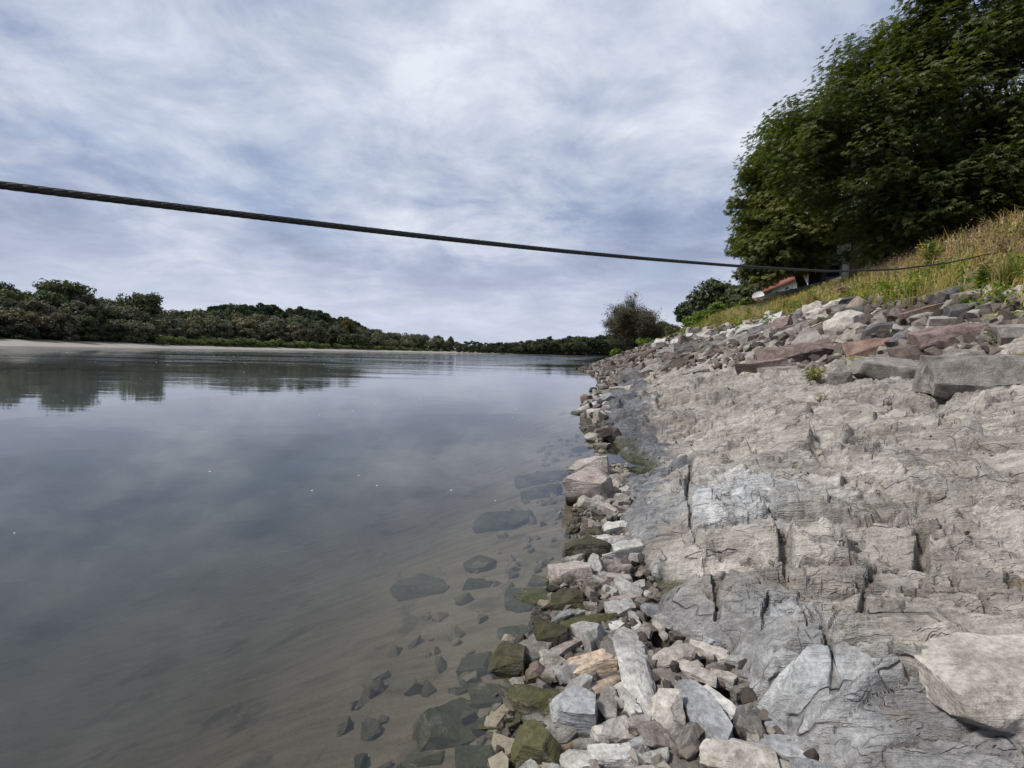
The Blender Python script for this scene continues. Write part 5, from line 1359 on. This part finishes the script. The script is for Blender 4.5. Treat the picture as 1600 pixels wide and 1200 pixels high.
def build_plants():
    weed_plant(1456, 425, 48, 420, 'greenweed', 1, 'tall bushy green weed under the broad tree among dry grass', .35, .4, .16, stems=9)
    weed_plant(1420, 470, 34, 260, 'greenweed', 2, 'bright green leafy weed above the long red-brown boulder', .4, .4, .2, stems=7, tonemean=.75)
    weed_plant(1388, 474, 40, 220, 'greenweed', 3, 'bright green leafy weed between the stump and the red-brown boulder', .35, .4, .2, stems=6, tonemean=.8)
    weed_plant(1348, 486, 30, 160, 'greenweed', 4, 'green leafy weed just right of the sawn stump', .4, .4, .2, stems=6, tonemean=.65)
    weed_plant(1199, 517, 27, 46, 'greenweed', 5, 'spiky leafy green weed between two pale stones at the slope top', .15, .28, .42, stems=2)
    weed_plant(1156, 520, 24, 46, 'greenweed', 6, 'yellow-green weed left of a pale stone on the rubble slope', .25, .3, .35, stems=3, tonemean=.8)
    weed_plant(1548, 556, 48, 60, 'greenweed', 7, 'thin tall green stalk among the boulders at the right', .18, .2, .2, stems=3, tonemean=.3)
    weed_plant(1270, 598, 26, 320, 'weedmix', 8, 'yellow-green cushion plant under the long purple boulder', .9, .3, .3, stems=14, tonemean=.3)
    weed_plant(1182, 596, 16, 150, 'weedmix', 9, 'small yellow-green plant on the rock left of the grey boulder', 1.0, .3, .3, stems=9, tonemean=.3)
    weed_plant(1441, 523, 12, 70, 'greenweed', 10, 'tiny green tuft at the left end of the longest purple-brown block', .6, .35, .4, stems=6)
    weed_plant(1427, 540, 12, 60, 'greenweed', 11, 'tiny green tuft between the orange-red and the dark brown boulder', .6, .35, .4, stems=6)
    weed_plant(1280, 628, 18, 80, 'weedmix', 12, 'reddish-green plant in a crack below the cushion plant', .7, .25, .3, stems=8, tonemean=.6)
    weed_plant(1290, 515, 24, 60, 'greenweed', 13, 'green weed in the stones left of the stump', .3, .25, .3, stems=4)
    weed_plant(1118, 527, 18, 60, 'greenweed', 14, 'green weed in the middle of the rubble slope', .4, .3, .35, stems=4)
    weed_plant(1400, 620, 14, 70, 'weedmix', 15, 'low yellowish plant under the big flat grey boulder', .9, .3, .35, stems=8, tonemean=.25)
    weed_plant(1575, 578, 22, 60, 'greenweed', 16, 'green sprig on the lichened boulder at the right edge', .4, .2, .25, stems=4, tonemean=.7)
    weed_plant(1530, 450, 36, 240, 'greenweed', 17, 'green leafy weed above the whitish-topped boulder', .45, .35, .2, stems=8, tonemean=.45)
    weed_plant(1175, 522, 26, 90, 'drystalk', 18, 'dry orange-brown weed between the two green weeds', .25, .3, .3, stems=5, tonemean=.8)
    weed_plant(1270, 532, 16, 90, 'drystalk', 19, 'dry orange weed on stones above the long purple boulder', .5, .3, .3, stems=6, tonemean=.6)
    grass_tuft(1470, 668, 24, 60, 'greenweed', 20, 'green grass tuft growing from a crack in the ledge', .5)
    grass_tuft(1490, 672, 18, 30, 'greenweed', 21, 'smaller grass tuft beside the one in the ledge crack', .6)
    grass_tuft(1568, 452, 62, 90, 'weedmix', 22, 'arching clump of green and straw-coloured blades above the boulders', .45, 1.6)
    grass_tuft(1595, 445, 60, 70, 'weedmix', 23, 'arching clump of green blades at the right edge', .3, 1.6)
    grass_tuft(1260, 490, 34, 120, 'weedmix', 24, 'tan grass clump at the top of the rubble slope', .8, .8)
build_plants()
def build_more_weeds():
    g = random.Random(31); n = 0; tries = 0
    while n < 34 and tries < 400:
        tries += 1
        px = g.uniform(1060, 1600); py = g.uniform(np.interp(px, [1060, 1200, 1300, 1450, 1600], [517, 484, 450, 405, 365]), np.interp(px, [1060, 1200, 1300, 1450, 1600], [535, 505, 482, 465, 452]))
        b = hit(px, py)
        if b is None or b[1] > 60 or b[0] - float(shore(b[1])) > 17.5: continue
        k = g.choice(['greenweed', 'greenweed', 'drystalk', 'weedmix'])
        word = {'greenweed': 'green leafy weed', 'drystalk': 'dry brown weed', 'weedmix': 'yellow-green weed'}[k]
        e = b[0] - float(shore(b[1])) - float(weed_edge(b[1]))
        place = 'near the stones' if e < 1.6 else 'half-way up the weedy bank' if e < 5 else 'high on the weedy bank'
        below = ('below the tallest tree' if px > 1510 else 'below the broad tree' if px > 1400 else 'below the stone house' if px > 1285 else 'below the red-roofed house' if px > 1170 else 'below the dark trees')
        hp = g.uniform(14, 30) * min(1.3, 14 / b[1] + .35)
        lab = (f'{"small" if hp < 16 else "tall" if hp > 24 else "bushy"} {word} {place} {below}')
        if lab in USED_LABEL: continue
        USED_LABEL[lab] = 1
        weed_plant(px, py, hp, int(60 + 5 * hp), k, 400 + n, lab, g.uniform(.3, .7), .38, g.uniform(.15, .26), stems=6, tonemean=g.uniform(.3, .8))
        n += 1
build_more_weeds()

# ------------------------------------------------------------------ stump, driftwood
def build_wood():
    b = hit(1337, 484, .1); s = b[1] / F
    root = empty('tree_stump', tuple(b)); tag(root, 'sawn pale stump lying on a dark boulder below the weeds', 'stump')
    root.rotation_euler = (math.radians(22), math.radians(26), 0)
    g = np.random.default_rng(2); n = 22; a = np.arange(n) / n * 6.283
    r = 12.5 * s * (1 + .08 * np.sin(a * 3 + 1) + .05 * np.sin(a * 7)); h = np.linspace(-14, 17, 9) * s
    V = np.concatenate([np.stack([np.cos(a) * r * (1.12 - .14 * i / 8), np.sin(a) * r * (1.12 - .14 * i / 8), np.full(n, z)], -1) for i, z in enumerate(h)])
    V += pn(V * 9 / (s * 60), 4)[:, None] * .8 * s
    i = np.arange(8)[:, None] * n; j = np.arange(n)[None]; k = (j + 1) % n
    f = np.stack([i + j, i + k, i + n + k, i + n + j], -1).reshape(-1, 4)
    link('bark', mesh('bark', V, f, plain('grey_weathered_wood', (.20, .16, .125), .9, var=.45, scale=9), True), root)
    top = V[-n:]; c = top.mean(0); Vt = np.concatenate([[c + [0, 0, .004]], c + (top - c) * .5 + [0, 0, .003], c + (top - c) * .93 + [0, 0, .012], top]); jj = np.arange(n); kk = (jj + 1) % n
    link('cut_face', mesh('cut_face', Vt, [np.stack([0 * jj, 1 + jj, 1 + kk], -1), np.concatenate([np.stack([1 + o * n + jj, 1 + (o + 1) * n + jj, 1 + (o + 1) * n + kk, 1 + o * n + kk], -1) for o in range(2)])], plain('sawn_wood', (.30, .255, .205), .9, var=.3, scale=14), True), root)
    wood = plain('bleached_driftwood', (.34, .30, .25), .9, var=.3, scale=12)
    for pts, rad, lab in [([(1238, 545), (1252, 528), (1266, 512), (1281, 505)], 2.2, 'bleached driftwood branch leaning on the rubble slope'),
                          ([(1352, 500), (1362, 491), (1371, 485)], 2.2, 'short bleached stick right of the stump'),
                          ([(1545, 495), (1570, 491), (1600, 486)], 2.0, 'pale driftwood stick under the arching grass'),
                          ([(1112, 562), (1124, 552), (1129, 545), (1140, 540)], 1.8, 'crooked pale root among the blocks of the slope')]:
        P = np.array([hit(*p, .12) for p in pts]); t = np.linspace(0, 1, 14)
        path = np.stack([np.interp(t, np.linspace(0, 1, len(P)), P[:, k]) for k in range(3)], -1) + np.random.default_rng(len(lab)).normal(size=(14, 3)) * .012
        s = P[:, 1].mean() / F; v, f = tube(path - P[0], rad * s * (1.1 - .5 * t), 7)
        o = link('driftwood', mesh('driftwood', v, f, wood, True)); o.location = tuple(P[0]); tag(o, lab, 'driftwood')
build_wood()

# ------------------------------------------------------------------ houses on the terrace
class MB:
    def __init__(s): s.V, s.F = [], []
    def poly(s, pts): 
        k = len(s.V); s.V += [tuple(p) for p in pts]; s.F.append(list(range(k, k + len(pts))))
    def box(s, x0, x1, y0, y1, z0, z1):
        k = len(s.V); s.V += [(x0, y0, z0), (x1, y0, z0), (x1, y1, z0), (x0, y1, z0), (x0, y0, z1), (x1, y0, z1), (x1, y1, z1), (x0, y1, z1)]
        s.F += [[k + i for i in q] for q in ((0, 3, 2, 1), (4, 5, 6, 7), (0, 1, 5, 4), (1, 2, 6, 5), (2, 3, 7, 6), (3, 0, 4, 7))]; return s
    def prism(s, prof, x0, x1):
        """profile (y, z) swept along x"""
        k = len(s.V); n = len(prof); s.V += [(x0, *p) for p in prof] + [(x1, *p) for p in prof]
        s.F += [[k + i for i in range(n)][::-1], [k + n + i for i in range(n)]] + [[k + i, k + (i + 1) % n, k + n + (i + 1) % n, k + n + i] for i in range(n)]; return s
    def build(s, name, mat, parent):
        me = bpy.data.meshes.new(name); me.from_pydata(s.V, [], s.F); me.materials.append(mat); me.update()
        bm = bmesh.new(); bm.from_mesh(me); bmesh.ops.recalc_face_normals(bm, faces=bm.faces[:]); bm.to_mesh(me); bm.free()
        return link(name, me, parent)
HM = {'white': plain('white_render', (.62, .62, .60), .8, var=.08, scale=1), 'red': plain('red_roof_tiles', (.19, .062, .044), .8, var=.25, scale=2.5), 'green': plain('pale_green_render', (.40, .46, .38), .8, var=.06),
      'glass': plain('window_glass', (.03, .035, .04), .15), 'frame': plain('white_window_frame', (.75, .75, .74), .5), 'grey': plain('grey_roofing', (.16, .165, .16), .7), 'stone': plain('pale_stone_wall', (.66, .60, .50), .9, var=.2, scale=2.2),
      'brick': plain('brown_brick_wall', (.13, .09, .07), .9, var=.3, scale=3), 'blue': plain('blue_paint', (.03, .06, .19), .5), 'sign': plain('white_sign', (.7, .72, .75), .5), 'cream': plain('shabby_plaster', (.40, .38, .35), .85, var=.2, scale=1.2),
      'wallstone': plain('retaining_wall_stone', (.22, .20, .17), .9, var=.35, scale=2.5), 'metal': plain('grey_metal', (.30, .31, .32), .4, .6), 'dish': plain('dish_white', (.5, .5, .5), .4)}
def window(parent, x, z, w, h, y, mull=1):
    f = MB().box(x - w / 2 - .06, x + w / 2 + .06, y - .05, y + .02, z - .06, z + h + .06).build('window', HM['frame'], parent)
    n = mull + 1
    for i in range(n):
        a = x - w / 2 + w * i / n + .03; b = x - w / 2 + w * (i + 1) / n - .03
        MB().box(a, b, y - .06, y - .02, z + .02, z + h - .02).build('pane', HM['glass'], f)
def frame_at(px0, Y0, px1, Y1):
    a, b = grounded(px0, Y0), grounded(px1, Y1); d = b[:2] - a[:2]; L = float(np.hypot(*d)); return a, b, L, math.atan2(d[1], d[0])
def build_houses():
    # red-roofed house: its long front runs away from us along the terrace
    p0, p1 = at(1296, 440, 50), at(1192, 472, 72)
    z0 = 9.3
    d = p1[:2] - p0[:2]; L = float(np.hypot(*d)); rz = math.atan2(d[1], d[0]) + math.pi
    root = empty('house', (p1[0], p1[1], z0), rz); tag(root, 'white house with red tiled roof and white dormers behind the many-stemmed tree', 'house')
    # local x runs back from p1 to p0, local -y faces the river
    D = 8.0; H = 2.6; R = 6.2
    MB().box(0, L, 0, D, -1.0, H).build('wall', HM['white'], root)
    rf = MB().prism([(-.7, H - .35), (D / 2, R), (D + .7, H - .35), (D + .7, H - .55), (D / 2, R - .25), (-.7, H - .55)], -.4, L + .4).build('roof', HM['red'], root)
    for x in (L * .30, L * .42, L * .54):
        dm = MB().box(x - .55, x + .55, .35, 2.6, H + .1, H + 1.75).build('dormer', HM['frame'], root)
        MB().prism([(x - .75, H + 1.75), (x, H + 2.35), (x + .75, H + 1.75)], -2.7, -.2)
        k = MB(); k.V = [(x - .8, .15, H + 1.7), (x + .8, .15, H + 1.7), (x, .15, H + 2.4), (x - .8, 2.9, H + 1.7), (x + .8, 2.9, H + 1.7), (x, 2.9, H + 2.4)]; k.F = [[0, 1, 2], [3, 5, 4], [0, 2, 5, 3], [1, 4, 5, 2], [0, 3, 4, 1]]
        k.build('dormer_roof', HM['red'], dm)
        MB().box(x - .35, x + .35, .31, .34, H + .5, H + 1.5).build('pane', HM['glass'], dm)
    for x in (L * .12, L * .27, L * .45, L * .63, L * .8): window(root, x, .55, 1.3, 1.2, 0.0)
    MB().box(L * .9, L * .9 + 1.0, -.05, .02, -.8, 1.5).build('door', HM['brick'], root)
    MB().box(L * .62, L * .62 + .7, D * .55, D * .55 + .7, R - 1.4, R + .9).build('chimney', HM['cream'], root)
    # pale green house in front of its lower end
    q = at(1192, 472, 72); r2 = empty('house', (q[0] - 1.0, q[1] + 3.2, z0 - .4), rz); tag(r2, 'pale green house with flat grey roof and white-framed window', 'house')
    MB().box(-5.2, 3.5, 0, 6.5, -1.2, 4.3).build('wall', HM['green'], r2)
    MB().box(-6.4, 4.2, -.8, 7.2, 4.3, 4.62).build('roof', HM['grey'], r2)
    window(r2, -3.4, 1.2, 1.9, 2.1, 0.0, 2); window(r2, .2, 1.6, 1.2, 1.5, 0.0)
    # stone house with a lean-to
    s0 = at(1327, 420, 45); e = at(1284, 424, 46.6); d = e[:2] - s0[:2]; L2 = float(np.hypot(*d)); rz2 = math.atan2(d[1], d[0]) + math.pi
    r3 = empty('house', (e[0], e[1], 7.4), rz2); tag(r3, 'tall pale stone house seen between the two trees', 'house')
    MB().box(-.4, L2, 0, 7, -1.0, 6.9).build('wall', HM['stone'], r3)
    MB().box(L2 + .002, L2 + .16, .02, 6.9, -1.0, 6.9).build('side_wall', HM['brick'], r3)
    MB().prism([(-.4, 6.9), (3.5, 9.6), (7.4, 6.9)], -.6, L2 + .5).build('roof', HM['grey'], r3)
    window(r3, L2 * .35, 4.3, .8, 1.2, 0.0)
    lt = MB().box(.3, L2 - .05, -2.6, -.003, -1.4, 3.7).build('lean_to', HM['cream'], r3)
    MB().prism([(-2.95, 3.72), (-.01, 4.5), (-.01, 4.36), (-2.95, 3.58)], .0, L2 + .15).build('lean_to_roof', HM['grey'], r3)
    for x in (L2 * .28, L2 * .70):
        w = MB().box(x - .46, x + .46, -2.66, -2.602, 1.9, 2.9).build('window', HM['blue'], r3)
        MB().box(x - .38, x - .04, -2.7, -2.662, 2.03, 2.77).build('pane', HM['glass'], w); MB().box(x + .04, x + .38, -2.7, -2.662, 2.03, 2.77).build('pane', HM['glass'], w)
    r4 = MB().box(-.5, .5, -.04, .04, 0, .75).build('sign', HM['sign'], None)
    c, s_ = math.cos(rz2), math.sin(rz2); lx, ly = L2 * .86, -2.65
    r4.location = (e[0] + lx * c - ly * s_, e[1] + lx * s_ + ly * c, 7.4 + 2.92); r4.rotation_euler = (0, 0, rz2); tag(r4, 'small white sign under the lean-to roof of the stone house', 'sign')
    # satellite dish
    q = at(1185, 464, 64); r5 = empty('satellite_dish', (q[0], q[1], q[2]), 0); tag(r5, 'white satellite dish beside the pale green house', 'satellite dish')
    n, m = 20, 5; a = np.arange(n) / n * 6.283
    V = np.concatenate([[[0, 0, 0]]] + [np.stack([np.cos(a) * .75 * k / m, np.sin(a) * .75 * k / m, np.full(n, .22 * (k / m) ** 2)], -1) for k in range(1, m + 1)]); jj = np.arange(n); kk = (jj + 1) % n
    di = link('dish', mesh('dish', V, [np.stack([0 * jj, 1 + jj, 1 + kk], -1), np.concatenate([np.stack([1 + o * n + jj, 1 + (o + 1) * n + jj, 1 + (o + 1) * n + kk, 1 + o * n + kk], -1) for o in range(m - 1)])], HM['dish'], True), r5); di.rotation_euler = (math.radians(68), 0, math.radians(-38))
    v, f = tube(np.array([[0, .1, 0], [0, .15, -.6], [0, .15, -2.4]]), [.05, .05, .05], 8); link('pole', mesh('pole', v, f, HM['metal'], True), r5)
    # pale green awning at the left end
    q = at(1174, 473, 66); r6 = empty('awning', (q[0], q[1], q[2]), rz); tag(r6, 'pale green awning on posts at the end of the terrace', 'awning')
    MB().prism([(-1.2, -.35), (1.2, .45), (1.2, .32), (-1.2, -.48)], -2.2, 2.2).build('canopy', plain('pale_green_sheet', (.45, .55, .46), .5), r6)
    for x in (-2.0, 2.0):
        v, f = tube(np.array([[x, -1.0, -.4], [x, -1.0, -2.6]]), [.05, .05], 8); link('post', mesh('post', v, f, HM['metal'], True), r6)
    # low wall along the edge of the terrace
    r7 = None; bs = MB()
    ys = np.linspace(36, 104, 35); top = []
    xs = shore(ys) + 18.3
    root7 = empty('retaining_wall', (float(xs[0]), 36.0, float(land(xs[0], 36.0)))); tag(root7, 'low grey stone wall along the edge of the terrace below the houses', 'wall')
    g = random.Random(5)
    stone = MB().box(-.5, .5, -.5, .5, -.5, .5).build('stone', HM['wallstone'], root7)
    first = True
    for i in range(len(ys) - 1):
        for k in range(3):
            for q in range(2):
                fr = (k % 2) * .25 + q * .5
                y = ys[i] + (ys[i + 1] - ys[i]) * fr; x = float(shore(y)) + 18.3
                o = stone if first else link('stone', stone.data, root7); first = False
                seg = math.hypot(ys[i + 1] - ys[i], xs[i + 1] - xs[i]) / 2
                o.location = (x - xs[0] + g.uniform(-.05, .05), y - 36.0, float(land(x, y)) - float(land(xs[0], 36.0)) - .45 + k * .42)
                o.scale = (.5, seg * .97, .40); o.rotation_euler = (0, 0, math.atan2(-(xs[i + 1] - xs[i]), ys[i + 1] - ys[i]))
    # parked car by the stems
    q = grounded(1243, 52); r8 = empty('parked_car', (q[0] - .3, q[1], q[2]), rz); tag(r8, 'dark parked car beside the stems of the front tree', 'car')
    body = MB().prism([(-.85, .35), (-.9, .8), (-.75, .95), (.75, .95), (.9, .8), (.85, .35)], -2.0, 2.0)
    body.build('body', plain('dark_car_paint', (.03, .032, .036), .25), r8)
    k = MB(); k.V = [(-1.3, -.74, .95), (1.35, -.74, .95), (1.35, .74, .95), (-1.3, .74, .95), (-.8, -.6, 1.45), (.7, -.6, 1.45), (.7, .6, 1.45), (-.8, .6, 1.45)]; k.F = [[0, 3, 2, 1], [4, 5, 6, 7], [0, 1, 5, 4], [1, 2, 6, 5], [2, 3, 7, 6], [3, 0, 4, 7]]
    k.build('cabin', HM['glass'], r8)
    for x in (-1.25, 1.25):
        for y in (-.8, .8):
            v, f = tube(np.array([[x, y - .1, .32], [x, y + .1, .32]]), [.32, .32], 16); v2, f2 = tube(np.array([[x, y - .11, .32], [x, y + .11, .32]]), [.001, .001], 16)
            w = link('wheel', mesh('wheel', np.concatenate([v, [[x, y - .1, .32], [x, y + .1, .32]]]), [f, np.stack([np.full(16, 32), np.arange(16), (np.arange(16) + 1) % 16], -1), np.stack([np.full(16, 33), 16 + (np.arange(16) + 1) % 16, 16 + np.arange(16)], -1)], plain('tyre', (.02, .02, .02)), False), r8)
build_houses()

# ------------------------------------------------------------------ wire rope
def build_rope():
    ctrl = [(-260, 254, None), (0, 290, None), (150, 308, None), (300, 326, None), (450, 344, None), (600, 362.5, None), (850, 389.5, None), (1000, 403.5, None), (1150, 415.5, 6.2), (1230, 420.5, 7.15), (1300, 424, 8.2), (1400, 421, 10.0), (1480, 411, 11.9), (1540, 398, 13.6), (1585, 374, 15.0)]
    P = [at(px, py, Y if Y else 1 / (.472 - .0002685 * px)) for px, py, Y in ctrl]
    P = [P[0] + (P[0] - P[1]) * k for k in (5.0, 2.5)] + P
    P = np.array(P)
    end = P[-1].copy(); end[2] = float(land(end[0], end[1])) - .1; P = np.vstack([P[:-1], end])
    s = np.concatenate([[0], np.cumsum(np.linalg.norm(np.diff(P, axis=0), axis=1))])
    # smooth curve through the points
    n = 1800; q = np.linspace(0, s[-1], n)
    path = np.stack([np.interp(q, s, P[:, k]) for k in range(3)], -1)
    ker = np.hanning(121); ker /= ker.sum()
    for k in range(3):
        ext = np.concatenate([path[0, k] + (path[1, k] - path[0, k]) * np.arange(-60, 0), path[:, k], path[-1, k] + (path[-1, k] - path[-2, k]) * np.arange(1, 61)])
        path[:, k] = np.convolve(ext, ker, 'valid')
    tn = unit(np.gradient(path, axis=0)); a = unit(np.cross(tn, [0, 0, 1.0])); b = np.cross(tn, a)
    arc = np.concatenate([[0], np.cumsum(np.linalg.norm(np.diff(path, axis=0), axis=1))])
    R = .0185; rs = R * .5; rc = R - rs
    root = empty('wire_rope', tuple(path[0])); tag(root, 'twisted steel wire rope stretched over the water to the bank', 'cable')
    for k in range(6):
        ph = -arc / .30 * 2 * np.pi + k * np.pi / 3
        c = path + (a * np.cos(ph)[:, None] + b * np.sin(ph)[:, None]) * rc
        v, f = tube(c - path[0], np.full(n, rs * 1.04), 7)
        link('strand', mesh('strand', v, f, M['steel'], True), root)
build_rope()

# ------------------------------------------------------------------ specks of foam on the water
def build_foam():
    g = np.random.default_rng(4); bm = bmesh.new()
    for _ in range(90):
        y = g.uniform(1.6, 16) if g.random() < .3 else g.uniform(14, 80); x = float(shore(y)) - g.uniform(.4, 1.2 + y * 1.4)
        s = g.uniform(.003, .006) * (1 + y * .12)
        bmesh.ops.create_icosphere(bm, subdivisions=1, radius=s, matrix=Matrix.Translation((x, y, .001)) @ Matrix.Diagonal((1.8, 1, .4, 1)))
    me = bpy.data.meshes.new('foam'); bm.to_mesh(me); bm.free(); me.materials.append(plain('foam_white', (.7, .7, .68)))
    tag(link('foam', me), 'tiny white flecks of foam drifting on the river', None, kind='stuff')
build_foam()

# things that look alike and share a label: say which one it is by its place from the left
def settle_labels():
    by = {}
    for o in bpy.data.objects:
        if o.parent is None and o.get('label') and o.get('category'): by.setdefault(o['label'], []).append(o)
    words = ['first', 'second', 'third', 'fourth', 'fifth', 'sixth', 'seventh', 'eighth', 'ninth', 'tenth', 'eleventh', 'twelfth']
    num = ['', 'one', 'two', 'three', 'four', 'five', 'six', 'seven', 'eight', 'nine', 'ten', 'eleven', 'twelve']
    for lab, os_ in by.items():
        n = len(os_)
        if n < 2 or n > 12: continue
        def col(o):
            p = o.matrix_world.translation if o.rotation_mode == 'XYZ' and o.matrix_world.translation.length > 0 else o.location
            q = np.array(o.location) - np.array([0, 0, EYE]); return float(q @ CR) / max(.1, float(q @ CW))
        os_.sort(key=col)
        for i, o in enumerate(os_):
            w = (('left' if i == 0 else 'right') + ' one of two') if n == 2 else f'{words[i]} of {num[n]} from the left'
            new = f'{lab}, {w}'
            if len(new.replace(',', ' ').split()) <= 16: o['label'] = new
settle_labels()
